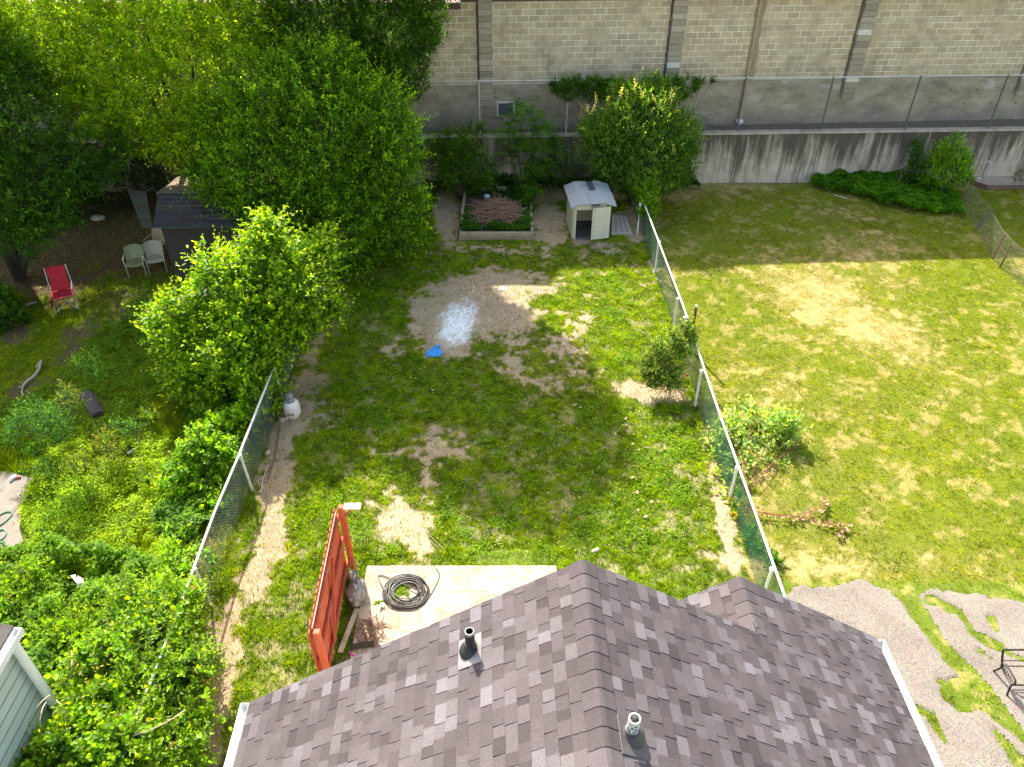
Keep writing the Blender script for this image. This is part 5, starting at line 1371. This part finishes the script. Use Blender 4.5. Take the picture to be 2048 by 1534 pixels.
tree('sunlit_tree', 'yellow green sunlit tree filling the upper left corner', 'tree', (-9.8, 23.0, 0),
     [B(300, 190, 22.6, 95), B(200, 110, 23, 90), B(385, 130, 23, 95), B(290, 60, 23.4, 100), B(430, 210, 22.6, 70), B(100, 80, 23, 85), B(480, 60, 23.6, 95), B(260, 260, 22.3, 52), B(340, 275, 22, 40), B(20, 60, 23.2, 80), B(390, 20, 23.6, 90), B(120, 160, 22.6, 60), BW_(-13, 23.4, 7.5, 2.0), BW_(-11.2, 24, 7.6, 1.5), BW_(-16, 22.6, 7.4, 2.3), BW_(-19, 21.6, 7.2, 2.6), BW_(-14.6, 21.8, 6.4, 1.6), BW_(-17.4, 21.2, 6.2, 1.6), B(330, 300, 22, 34), B(180, 230, 22.2, 60), B(230, 200, 22.4, 60), B(400, 260, 22, 50), B(330, -60, 23.6, 100), B(500, -40, 23.8, 90)],
     30, 9, .14, .075, (.13, .19, .014), YL, .2, 31, bark=DBARK, extra=EX3((.12, .20, .012), (.32, .40, .014), 1.8), gap=.22, young=.6)
tree('shade_tree', 'dark drooping tree at the left edge above the bare ground', 'tree', (-15.0, 20.5, 0),
     [B(40, 240, 20.6, 95), B(-60, 300, 20.2, 120), B(90, 330, 20, 75), B(20, 390, 19.6, 85), B(110, 400, 19.6, 48), B(150, 300, 20.6, 52), B(-60, 150, 21, 120), B(30, 150, 21.4, 70), B(-20, 460, 19, 60), B(185, 372, 20.3, 20), B(160, 355, 20.3, 26), B(60, 440, 19.4, 45), B(120, 430, 19.3, 42), B(70, 480, 18.8, 40), B(150, 360, 20, 40), B(210, 330, 21, 34), B(230, 290, 21.4, 34), BW_(-15.2, 24.2, 5.0, 1.8), BW_(-12.8, 24.4, 4.7, 1.6), BW_(-17.6, 24, 5, 1.8)],
     30, 9, .14, .055, DK, MD, .2, 37, bark=DBARK, extra=EX3((.05, .10, .014), (.09, .17, .014), 1.4), up=.2, droop=.3)
tree('mulberry_shrub', 'big bright shrub growing through the overgrown fence beside the propane tank', 'shrub', (-6.1, 15.0, 0),
     [B(540, 520, 16.2, 68), B(450, 580, 15.6, 85), B(620, 540, 16.6, 62), B(370, 640, 15.4, 72), B(520, 620, 15.4, 80), B(330, 640, 15.4, 36), B(480, 700, 14.8, 88), B(390, 740, 14.8, 60), B(580, 650, 15.6, 62), B(440, 790, 14.3, 45), B(530, 790, 14.2, 40), B(650, 500, 17, 42), B(535, 455, 16.5, 36), B(600, 580, 15.8, 60), B(660, 610, 16.2, 30), B(420, 520, 16.2, 36)],
     36, 11, .14, .085, (.055, .12, .012), (.23, .31, .010), .05, 41, mat=LEAFG, extra=EX2, SLr=(.3, 1.0), young=.85, gap=.32)
tree('fence_shrub', 'sunlit shrub of round leaves leaning on the overgrown fence, below the big bright one', 'shrub', (-6.2, 11.0, 0),
     [B(470, 850, 13.2, 34), B(500, 820, 13.6, 32), B(430, 860, 12.9, 34), B(405, 890, 12.2, 42), B(445, 910, 12.0, 38), B(380, 950, 11.8, 55), B(430, 970, 11.6, 42), B(360, 1000, 11.4, 36), B(410, 1030, 11.0, 38), B(400, 1060, 10.7, 28), B(440, 1010, 11.0, 26), B(350, 1060, 10.9, 34)],
     56, 9, .125, .09, (.07, .15, .012), (.24, .33, .010), .03, 43, mat=LEAFG, SLr=(.2, .5), young=.5)
tree('overgrown_shrub', 'dense sunlit shrub filling the bottom left beside the lower fence', 'shrub', (-6.2, 6.9, 0),
     [B(340, 1230, 7.9, 70), B(300, 1300, 7.2, 85), B(370, 1340, 6.9, 60), B(260, 1220, 8.1, 60), B(330, 1410, 6.4, 75), B(395, 1280, 7.6, 26), B(385, 1440, 6.2, 38), B(330, 1500, 5.8, 80), B(380, 1190, 8.3, 30), B(300, 1180, 8.5, 40), B(350, 1620, 5.2, 90), B(240, 1360, 6.8, 60)],
     70, 8, .10, .055, (.06, .13, .014), (.25, .34, .010), .03, 47, mat=LEAFG, extra=EX, SLr=(.2, .5), young=.6)
tree('overgrown_shrub', 'vine tangled shrub crowding the corner of the pale garage', 'shrub', (-7.4, 5.6, 0),
     [B(190, 1330, 6.9, 60), B(210, 1420, 6.2, 75), B(130, 1390, 6.6, 28), B(150, 1500, 5.6, 78), B(240, 1500, 5.5, 70), B(60, 1530, 5.4, 46), B(95, 1430, 6.3, 36), B(60, 1440, 6.3, 22), B(40, 1400, 6.6, 14), B(180, 1640, 4.8, 120), B(100, 1370, 6.8, 26)],
     70, 8, .125, .10, (.05, .115, .014), (.24, .33, .010), .03, 53, mat=LEAFG, extra=EX, SLr=(.2, .5), young=.55)
tree('overgrown_shrub', 'low yellow green shrub between the weeds and the garage roof', 'shrub', (-8.6, 8.2, 0),
     [B(60, 1180, 8.8, 60), B(20, 1240, 8.2, 50), B(120, 1255, 8.0, 48), B(205, 1235, 8.2, 36), B(110, 1290, 7.6, 48), B(-30, 1190, 8.8, 60), B(180, 1270, 7.8, 50)],
     65, 8, .11, .05, (.055, .12, .014), (.24, .33, .010), .025, 59, extra=EX, SLr=(.2, .5), young=.6)
# long arching bare canes above the bottom left tangle
for i, P in enumerate([[(50, 1480, .9), (60, 1440, 1.5), (82, 1405, 1.7), (100, 1390, 1.5)], [(112, 1400, 1.5), (125, 1415, 1.6), (135, 1450, 1.3), (140, 1475, .9)], [(86, 1480, .9), (80, 1450, 1.5), (84, 1420, 1.6), (92, 1405, 1.5)], [(143, 1302, 1.4), (144, 1330, 1.5), (142, 1350, 1.2), (138, 1370, .9)], [(240, 1480, 1.1), (300, 1460, 1.6), (340, 1440, 1.5), (370, 1420, 1.3)]]):
    rod('arching_cane', [G(x, y, h) for x, y, h in P], .008, PALEWOOD, ['tan cane arching over the garage siding, leftmost', 'tan cane curving down right of the garage corner', 'thin cane looping beside the garage siding', 'reddish cane standing in the shrub beyond the garage corner', 'long cane crossing the bottom left shrub toward the fence'][i], 'cane')
# rear shrubs
tree('rear_shrub', 'dark green shrub behind the raised bed, next to the broad tree', 'shrub', (-1.9, 26.2, 0),
     [B(915, 330, 26.2, 44), B(945, 290, 26.3, 36), B(885, 300, 26.3, 30), B(965, 345, 26.1, 34), B(900, 350, 26, 34), B(930, 265, 26.4, 22), B(895, 260, 26.4, 14), B(960, 255, 26.4, 14)],
     40, 8, .13, .055, (.045, .10, .012), (.13, .22, .012), .05, 61, bark=DBARK, SLr=(.3, .7), young=.4, gap=.1)
def sumac(name, lab, base, crowns, seed, col, tip):
    t = thing(name, lab, 'shrub', base); cr = Crown(seed); r = cr.r
    for (px, py, Y, rp, n) in crowns:
        c = np.array(AT(px, py, Y)); R_ = rp*DEP(py, Y)/FPX
        a = r.uniform(0, 6.28, n); el = r.uniform(-.5, .9, n)
        D = np.stack([np.cos(a)*np.cos(el), np.sin(a)*np.cos(el), np.sin(el)], -1)
        Bp = c+r.normal(0, R_*.28, (n, 3))
        cr.shoots(Bp, D, np.full(n, R_*.95)*r.uniform(.7, 1.1, n), 16, .15, .04, col, tip, style='pinnate', droop=.45, young=.3, up=1.2)
    cr.build(t, LEAF, 'foliage', DBARK); stemset(t, base, [tuple(AT(c[0], c[1], c[2])) for c in crowns], .04, DBARK, seed, 'stem'); return t
sumac('feathery_shrub', 'feathery leaved shrub in front of the dark wall vent', (.3, 25.9, 0), [(1045, 225, 26.6, 42, 46), (1085, 250, 26.5, 38, 34), (1015, 265, 26.4, 40, 34), (1060, 290, 26.2, 42, 46), (1105, 290, 26.3, 36, 30), (1065, 335, 25.9, 44, 50), (1062, 375, 25.4, 36, 36), (1020, 310, 26.3, 30, 20), (1100, 330, 26.1, 32, 20)], 67, (.05, .13, .012), (.11, .21, .012))
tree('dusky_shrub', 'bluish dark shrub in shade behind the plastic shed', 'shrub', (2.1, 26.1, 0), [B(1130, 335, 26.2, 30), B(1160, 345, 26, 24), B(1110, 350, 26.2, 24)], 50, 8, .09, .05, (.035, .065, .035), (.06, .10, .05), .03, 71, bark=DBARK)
ct = tree('shrubby_tree', 'rounded dark tree with pale tips standing above the plastic shed', 'tree', (4.2, 25.6, 0),
     [B(1280, 250, 25.8, 74), B(1220, 285, 25.6, 66), B(1340, 270, 25.8, 60), B(1290, 330, 25.2, 74), B(1225, 330, 25.4, 40), B(1350, 330, 25.4, 46), B(1260, 200, 26.2, 44), B(1320, 205, 26.2, 40), B(1290, 372, 24.8, 32), B(1380, 300, 25.8, 22), B(1190, 250, 25.8, 28), B(1245, 175, 26.4, 18), B(1300, 165, 26.5, 18)],
     56, 9, .13, .07, (.065, .125, .03), (.24, .28, .12), .09, 73, bark=DBARK, extra=EX3((.065, .125, .03), (.20, .26, .10), 2.4, .12), SLr=(.3, .8), young=.0, gap=.1)
# its pale young tips
cr = Crown(74); r = cr.r; pts = []
for (x, y) in [(1190, 195), (1165, 225), (1185, 215), (1232, 210), (1272, 170), (1285, 190), (1295, 205), (1215, 205), (1313, 205), (1300, 220), (1340, 205), (1325, 215), (1345, 190), (1258, 245), (1290, 270), (1262, 265), (1300, 285), (1236, 300), (1250, 240), (1262, 320), (1345, 300), (1175, 215), (1240, 190), (1308, 195)]:
    pts += [np.array(AT(x+r.uniform(-4, 4), y+r.uniform(-4, 4), 24.55+(350-y)*.006)) for _ in range(2)]
pts = np.array(pts); D = norm(np.array([0, -.2, 1.0])+r.normal(0, .25, pts.shape))
cr.shoots(pts-D*.2, D, r.uniform(.3, .6, len(pts)), 11, .10, .055, (.30, .30, .22), (.58, .50, .48), young=.9)
cr.build(ct, LEAF, 'pale_tips')
# vine along the tall fence rail and at the end of the white railed fence
def vine(name, lab, bl, seed, dens, col, tip, base, L=.09, W=.07, mat=LEAF, **kw):
    return tree(name, lab, 'vine', base, bl, dens, 7, L, W, col, tip, .015, seed, mat=mat, SLr=(.15, .4), **kw)
vine('climbing_vine', 'green vine sprawled along the top rail left of the shrubby tree', [B(1120, 174, 27.5, 20, .5), B(1150, 172, 27.5, 24, .5), B(1185, 175, 27.5, 28, .5), B(1215, 182, 27.4, 28, .6), B(1105, 168, 27.55, 8, .4), B(1135, 195, 27.5, 9, .4)], 81, 130, (.035, .095, .012), (.10, .19, .012), tuple(AT(1185, 260, 27.7)))
vine('climbing_vine', 'green vine sprawled along the top rail right of the shrubby tree', [B(1345, 178, 27.5, 30, .5), B(1375, 172, 27.5, 24, .5), B(1400, 160, 27.55, 10, .4), B(1425, 160, 27.55, 7, .4), B(1320, 165, 27.4, 18, .5), B(1370, 185, 27.5, 12, .4)], 83, 130, (.035, .095, .012), (.10, .19, .012), tuple(AT(1370, 260, 27.7)))
vine('fence_end_vine', 'bright vine covering the far end of the white railed fence', [B(1293, 385, 23.9, 24), B(1300, 410, 23.5, 20), B(1290, 425, 23.4, 14), B(1285, 365, 24.2, 26), B(1303, 432, 23.2, 10)], 85, 120, (.06, .14, .012), (.22, .30, .02), tuple(G(1288, 470)), mat=LEAFG)
# right rear
tree('corner_shrub', 'bright green shrub against the right part of the retaining wall', 'shrub', (15.6, 26.4, 0),
     [B(1905, 305, 27.0, 34), B(1885, 330, 26.8, 34), B(1925, 320, 26.9, 22), B(1900, 345, 26.6, 34), B(1910, 285, 27.1, 20), B(1870, 350, 26.6, 28), B(1930, 350, 26.6, 18)],
     70, 8, .10, .06, (.07, .15, .012), (.20, .33, .012), .04, 87, SLr=(.2, .6), young=.5)
tree('column_shrub', 'narrow dark upright shrub left of the bright corner shrub', 'shrub', (14.1, 26.9, 0), [B(1834, 285, 27.2, 12), B(1832, 302, 27.2, 15), B(1835, 322, 27.1, 18), B(1830, 342, 27, 22), B(1850, 352, 26.9, 22)], 75, 8, .09, .05, (.026, .075, .014), (.07, .15, .012), .03, 89, SLr=(.15, .4))
tree('white_flower_plant', 'small pale flowering plant at the foot of the corner shrub', 'plant', tuple(G(1928, 385)), [B(1925, 370, 26.0, 14), B(1935, 378, 25.8, 10)], 80, 5, .05, .03, (.04, .08, .03), (.55, .58, .52), .01, 90, young=.9, SLr=(.1, .25))
tree('edge_shrub', 'small grey green shrub on the gravel at the right edge', 'shrub', (18.9, 26.5, 0), [B(2040, 352, 26.9, 18), B(2060, 345, 26.9, 22)], 70, 6, .07, .03, (.05, .075, .035), (.10, .12, .05), .02, 92)
tree('left_edge_shrub', 'dark shrub at the left edge beside the red chair', 'shrub', (-15.6, 18.2, 0),
     [B(5, 600, 18.6, 30), B(-30, 590, 18.8, 45), B(25, 635, 18, 26), B(-20, 650, 17.8, 45), B(-70, 610, 18.4, 60)], 55, 7, .12, .09, (.03, .075, .012), (.12, .20, .012), .04, 93, SLr=(.2, .5), young=.35)
# rose bush and fence side plants
rb = tree('rose_bush', 'half bare rose bush with reddish tips by the white railed fence', 'shrub', tuple(G(1340, 762)),
     [B(1335, 690, 15.4, 34), B(1365, 680, 15.6, 26), B(1310, 725, 15.2, 26), B(1320, 750, 15.0, 24), B(1360, 720, 15.2, 26), B(1375, 650, 15.8, 14), B(1388, 668, 15.7, 12), B(1290, 742, 15.0, 20), B(1345, 760, 14.8, 22), B(1305, 765, 14.8, 14)],
     120, 7, .085, .06, (.085, .14, .045), (.20, .17, .08), .02, 95, SLr=(.15, .4), young=.35, gap=.35, var=.3, twig=TWIG)
cr = Crown(96); r = cr.r; n = 46; P = np.array(G(1345, 755, .05))+r.normal(0, .10, (n, 3))*np.array([1, 1, .1]); a = r.uniform(0, 6.28, n)
E = P+np.stack([np.cos(a)*.75-.1, np.sin(a)*.65, .25+r.random(n)*.75], -1)*r.uniform(.6, 1.1, (n, 1)); cr.twigs(P, E, .009, 5)
mesh_np('canes', np.concatenate(cr.twV), np.concatenate(cr.twF), M_plain('rose_cane', (.24, .17, .12), .8, .3, 20), rb)
mb = MB(); c = AT(1374, 751, 15.0); V, F = blobby(c, .035, .035, .03, .2, 5, 2, 10, 7); mesh_np('flower', V, F, M_plain('rose_red', (.75, .02, .10), .5, .1, 9), rb, smooth=True)
pk = thing('pokeweed', 'pale leaved plant with red stems hanging over the white railed fence', 'plant', tuple(G(1482, 1000)))
cr = Crown(97, True)
cr.blobs([B(1462, 850, 13.4, 30), B(1500, 845, 13.6, 40), B(1555, 850, 13.4, 36), B(1470, 895, 12.8, 40), B(1520, 905, 12.8, 44), B(1580, 885, 13.0, 26), B(1560, 945, 12.3, 30), B(1465, 945, 12.2, 36), B(1590, 850, 13.3, 18), B(1490, 815, 13.9, 22), B(1460, 990, 11.4, 26), B(1440, 870, 13.1, 26), B(1500, 965, 12.0, 26), B(1445, 915, 12.5, 30), B(1455, 960, 12.0, 26), B(1470, 1000, 11.5, 22)],
         44, 7, .17, .09, (.14, .20, .10), (.30, .36, .24), SLr=(.3, .65), gap=.6, young=.7, var=.25)
cr.build(pk, LEAFG, 'foliage', ST)
stemset(pk, tuple(G(1482, 1000)), [tuple(AT(x, y, Y)) for x, y, Y in ((1500, 850, 13.4), (1560, 865, 13.2), (1480, 900, 12.7), (1585, 895, 12.9), (1470, 955, 12.2), (1565, 940, 12.3), (1465, 870, 13))], .011, ST, 4, 'stem')
tree('fence_weed', 'low leafy weed at the foot of the white railed fence by the roof', 'weed', tuple(G(1505, 1100)), [B(1500, 1060, 10.4, 14), B(1505, 1085, 10.1, 16), B(1530, 1100, 9.9, 20), B(1545, 1120, 9.7, 14), B(1480, 985, 11.4, 10)], 80, 6, .12, .06, (.04, .11, .014), (.12, .22, .014), .01, 98, SLr=(.15, .35))
tree('fence_weed', 'orange leaved dying weed under the pale red stemmed plant', 'weed', tuple(G(1472, 1035)), [B(1468, 1012, 11.0, 13), B(1478, 1025, 10.8, 8)], 90, 5, .14, .06, (.07, .14, .02), (.45, .22, .03), .01, 99, SLr=(.15, .35), young=.5)
tree('vine_shoot', 'single vine shoot spilling over the lower part of the overgrown fence', 'vine', tuple(G(412, 1150)), [B(410, 1105, 9.5, 8), B(420, 1120, 9.4, 7), B(385, 1125, 9.5, 7), B(428, 1140, 9.2, 5), B(395, 1095, 9.7, 7)], 130, 5, .10, .08, (.08, .17, .014), (.2, .28, .016), .008, 100, SLr=(.1, .3), mat=LEAFG)

# ---------------------------------------------------------------- weeds of the left yard
wd = [('bushy blue green weed patch below the bleached branch', [(70, 830, 12.9, 42), (110, 850, 12.6, 40), (40, 860, 12.4, 34)], (.035, .095, .03), (.07, .15, .04)),
      ('tall grey green weed between the branch and the charcoal cushion', [(140, 800, 13.3, 26), (125, 780, 13.6, 16)], (.06, .10, .045), (.26, .26, .10)),
      ('leafy weed on the slope above the charcoal cushion', [(175, 720, 14.6, 24), (195, 740, 14.3, 22), (160, 735, 14.4, 18)], (.04, .10, .02), (.10, .19, .03)),
      ('weed clump right of the red chair path', [(250, 630, 16.2, 18), (265, 610, 16.6, 14), (240, 650, 15.9, 14)], (.045, .10, .018), (.14, .2, .03)),
      ('flowering pale weed near the big bright shrub', [(275, 595, 16.8, 15), (285, 580, 17.0, 9)], (.06, .11, .03), (.34, .36, .14)),
      ('yellow green bushy weed right of the concrete slab', [(120, 1000, 10.9, 46), (160, 975, 11.2, 34), (95, 1040, 10.3, 34), (130, 1060, 10.2, 30)], (.09, .17, .014), (.25, .32, .018)),
      ('tall yellowish weed above the bushy one', [(150, 930, 11.7, 22), (170, 910, 12.0, 16), (195, 940, 11.6, 18)], (.09, .14, .02), (.33, .33, .07)),
      ('dry topped weed beside the plastic bottle', [(215, 880, 12.4, 22), (225, 900, 12.1, 20), (205, 870, 12.5, 12)], (.06, .11, .02), (.34, .26, .10)),
      ('low dark weed mound at the top of the slab', [(100, 935, 11.7, 24), (60, 940, 11.6, 18), (70, 900, 12.1, 22)], (.035, .09, .014), (.09, .17, .014)),
      ('low weed below the charcoal cushion', [(255, 860, 12.6, 20), (270, 850, 12.8, 14), (225, 845, 12.8, 14)], (.04, .10, .03), (.09, .17, .04)),
      ('weed with hanging leaves next to the fence shrub', [(300, 830, 12.9, 18), (285, 950, 11.6, 16)], (.06, .12, .014), (.20, .26, .016)),
      ('leafy weed at the lower edge of the slab', [(10, 1110, 9.7, 24), (35, 1125, 9.5, 20)], (.05, .12, .014), (.14, .22, .014)),
      ('broad low weed in the sunny grass above the bottom left shrubs', [(210, 1130, 9.4, 18), (235, 1110, 9.6, 12)], (.05, .12, .014), (.17, .26, .014))]
for i, (lab, bl, c, t) in enumerate(wd):
    x, y, Y, rp = bl[0]; tree('weed_clump', lab, 'weed', tuple(G(x, y+rp*.6)), [B(*b) for b in bl], 75, 7, .075, .03, c, t, .01, 200+i, SLr=(.15, .45), young=.6, gap=.2)
for i, (x0, y0, x1, y1, lab) in enumerate([(100, 905, 72, 855, 'upright bristly weed leaning left above the slab'), (262, 1085, 236, 1030, 'pale bristly upright weed in the sunny grass')]):
    b = np.array(G(x0, y0)); tp_ = np.array(AT(x1, y1, b[1]+.05)); n = 60; r = np.random.default_rng(300+i); t = r.random(n)[:, None]
    o = thing('spire_weed', lab, 'weed', tuple(b)); cr = Crown(310+i); a = r.uniform(0, 6.28, n); D = np.stack([np.cos(a), np.sin(a), .5+0*a], -1)
    cr.shoots(b+(tp_-b)*t, D, .16*(1.1-t[:, 0])+.03, 5, .07, .016, (.07, .13, .03) if i else (.09, .17, .02), (.26, .30, .12), young=.4); cr.build(o, LEAF, 'foliage'); stemset(o, tuple(b), [tuple(tp_)], .012, TWIG, 3, 'stem')
# ivy ground cover and bed weeds: uncountable leaves
def cover(name, lab, cat, poly, h0, h1, n, L, W, col, tip, seed, mat=LEAF, clump=True, parent=None):
    r = np.random.default_rng(seed); P = np.array([[G(x, y).x, G(x, y).y] for x, y in poly]); lo, hi = P.min(0), P.max(0)
    X = r.uniform(lo[0], hi[0], n); Y = r.uniform(lo[1], hi[1], n); ins = np.zeros(n, bool)
    jx = X+(vnoise(X*3, Y*3, seed)-.5)*.35; jy = Y+(vnoise(X*3+9, Y*3, seed)-.5)*.35
    j = len(P)-1
    for i in range(len(P)):
        xi, yi, xj, yj = *P[i], *P[j]
        ins ^= ((yi > jy) != (yj > jy)) & (jx < (xj-xi)*(jy-yi)/(yj-yi+1e-12)+xi); j = i
    qx, qy = PXY(X, Y)
    for (hx, hy, hr) in HOLES: ins &= np.hypot(qx-hx, qy-hy-8) > hr
    if clump: ins &= fbm(X, Y, 3, 3, seed+1) > (.60 if name == 'lawn_clover' else .38)
    if name == 'lawn_clover': q1, q2 = PXY(X, Y); ins &= bareness(q1, q2, X, Y) < .35
    X, Y = X[ins], Y[ins]; m = len(X)
    dd = np.min(np.stack([np.hypot(X-p[0], Y-p[1]) for p in P]), 0)
    Z = h0+(h1-h0)*fbm(X, Y, 2.2, 3, seed+2)*sstep(0, .5, dd+.15)*1.3
    a = r.uniform(0, 6.28, m); D = norm(np.stack([np.cos(a), np.sin(a), r.normal(0, .25, m)], -1)); N = norm(np.array([0, 0, 1.0])+r.normal(0, .35, (m, 3)))
    y = np.clip(fbm(X, Y, 4, 2, seed+4)*1.6-.4+r.normal(0, .2, m), 0, 1)[:, None]
    C = (np.array(col)*(1-y)+np.array(tip)*y)*np.clip(r.normal(1, .2, (m, 1)), .5, 1.6)
    V, F, C = leaves(np.stack([X, Y, Z*r.uniform(.6, 1.05, m)], -1), D, N, L*r.uniform(.7, 1.3, m), W*r.uniform(.7, 1.3, m), C)
    return tag(mesh_np(name, V, F, mat, None, col=C), lab, cat, kind='stuff')
cover('ivy_cover', 'thick green ivy spreading from the retaining wall onto the lawn', 'ivy', [(1615, 372), (1640, 352), (1700, 346), (1790, 345), (1860, 372), (1915, 405), (1925, 432), (1880, 432), (1820, 428), (1760, 410), (1710, 396), (1660, 385)], .12, .45, 60000, .085, .07, (.03, .095, .012), (.09, .20, .014), 401, clump=False)
cover('bed_weeds', 'green weeds growing round the edges of the raised bed', 'weeds', [(925, 472), (1062, 472), (1062, 386), (925, 386), (925, 400), (960, 402), (1030, 402), (1045, 430), (1030, 462), (955, 462), (940, 425), (925, 440)], .19, .36, 40000, .075, .045, (.03, .085, .016), (.075, .16, .016), 403)
cover('fence_weeds', 'weedy ground plants along the foot of the overgrown fence', 'weeds', [(470, 960), (500, 900), (545, 800), (600, 690), (560, 640), (380, 700), (380, 860), (330, 980), (320, 1090), (400, 1100)], .03, .35, 60000, .09, .06, (.035, .09, .014), (.10, .18, .014), 405)
cover('under_tree_plants', 'dark low plants below the broad tree and along the fence', 'weeds', [(560, 600), (700, 560), (850, 500), (870, 400), (640, 380), (480, 480), (500, 560)], .03, .5, 50000, .12, .08, (.025, .065, .012), (.05, .11, .012), 407)
cover('under_shrub_weeds', 'weeds filling the ground under the bottom left shrubs', 'weeds', [(-40, 1130), (160, 1110), (380, 1180), (420, 1300), (400, 1540), (0, 1540), (-60, 1300)], .1, .8, 60000, .10, .06, (.05, .11, .014), (.15, .24, .016), 409)
cover('wall_foot_plants', 'dark plants along the shaded foot of the retaining wall', 'weeds', [(840, 372), (1380, 362), (1400, 380), (1300, 396), (1240, 384), (1120, 384), (860, 390)], .05, .55, 30000, .10, .06, (.02, .05, .012), (.045, .10, .014), 411)
cover('patio_weeds', 'small weeds in the patio joints near the hose', 'weeds', [(785, 1180), (805, 1172), (815, 1185), (800, 1195), (815, 1212), (836, 1212), (790, 1205), (745, 1205), (752, 1195), (770, 1200)], .035, .07, 4000, .04, .02, (.06, .13, .014), (.16, .22, .014), 413)

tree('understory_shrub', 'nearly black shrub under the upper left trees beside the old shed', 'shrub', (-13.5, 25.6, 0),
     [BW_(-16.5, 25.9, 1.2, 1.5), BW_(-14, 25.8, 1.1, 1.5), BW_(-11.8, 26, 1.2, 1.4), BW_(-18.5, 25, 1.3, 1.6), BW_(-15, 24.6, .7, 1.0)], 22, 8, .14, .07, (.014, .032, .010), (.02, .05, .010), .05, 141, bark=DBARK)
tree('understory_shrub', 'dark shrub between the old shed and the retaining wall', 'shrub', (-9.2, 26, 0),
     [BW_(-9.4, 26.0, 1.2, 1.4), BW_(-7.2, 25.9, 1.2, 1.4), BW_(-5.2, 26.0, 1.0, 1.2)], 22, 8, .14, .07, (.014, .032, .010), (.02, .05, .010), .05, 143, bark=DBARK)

cover('leaf_litter', 'small dead leaves and bits scattered over the middle lawn', 'leaf litter', [(560, 1120), (640, 720), (800, 500), (1280, 500), (1420, 900), (1480, 1120), (1150, 1130), (740, 1130)], .03, .07, 3800, .045, .03, (.28, .20, .11), (.42, .34, .2), 431, clump=False)
cover('leaf_litter', 'dead leaves lying on the bare ground beneath the left trees', 'leaf litter', [(20, 620), (60, 440), (300, 420), (460, 520), (300, 640)], .02, .04, 2600, .07, .05, (.12, .08, .05), (.24, .16, .09), 433, clump=False)
cover('lawn_clover', 'darker clover tufts growing through the middle lawn', 'clover', [(640, 1110), (660, 760), (800, 560), (1230, 540), (1400, 900), (1470, 1110), (1160, 1120), (740, 1120)], .02, .10, 90000, .045, .04, (.085, .16, .008), (.14, .22, .01), 435)

cover('sunlit_weeds', 'bright yellow green weeds crowding the sunny ground left of the lower fence', 'weeds', [(75, 960), (90, 900), (200, 870), (330, 880), (400, 980), (395, 1120), (330, 1190), (150, 1160), (60, 1130), (50, 1060)], .04, .26, 30000, .075, .03, (.13, .20, .008), (.28, .35, .010), 441)
cover('shaded_weeds', 'mixed green weeds over the shaded ground between the cushion and the red chair', 'weeds', [(0, 800), (60, 800), (240, 640), (300, 560), (330, 640), (300, 860), (160, 880), (0, 930)], .03, .16, 24000, .075, .032, (.06, .13, .014), (.12, .20, .02), 443)
tree('fence_sapling', 'thin leafy sapling against the overgrown fence above its lowest visible post', 'shrub', (-6.0, 9.6, 0),
     [B(360, 1080, 10.2, 30), B(385, 1050, 10.6, 24), B(345, 1120, 9.6, 28), B(370, 1150, 9.2, 22), B(330, 1150, 9.2, 30)], 60, 8, .11, .07, (.08, .16, .012), (.21, .32, .012), .02, 147, mat=LEAFG, SLr=(.2, .6), young=.7, gap=.2)
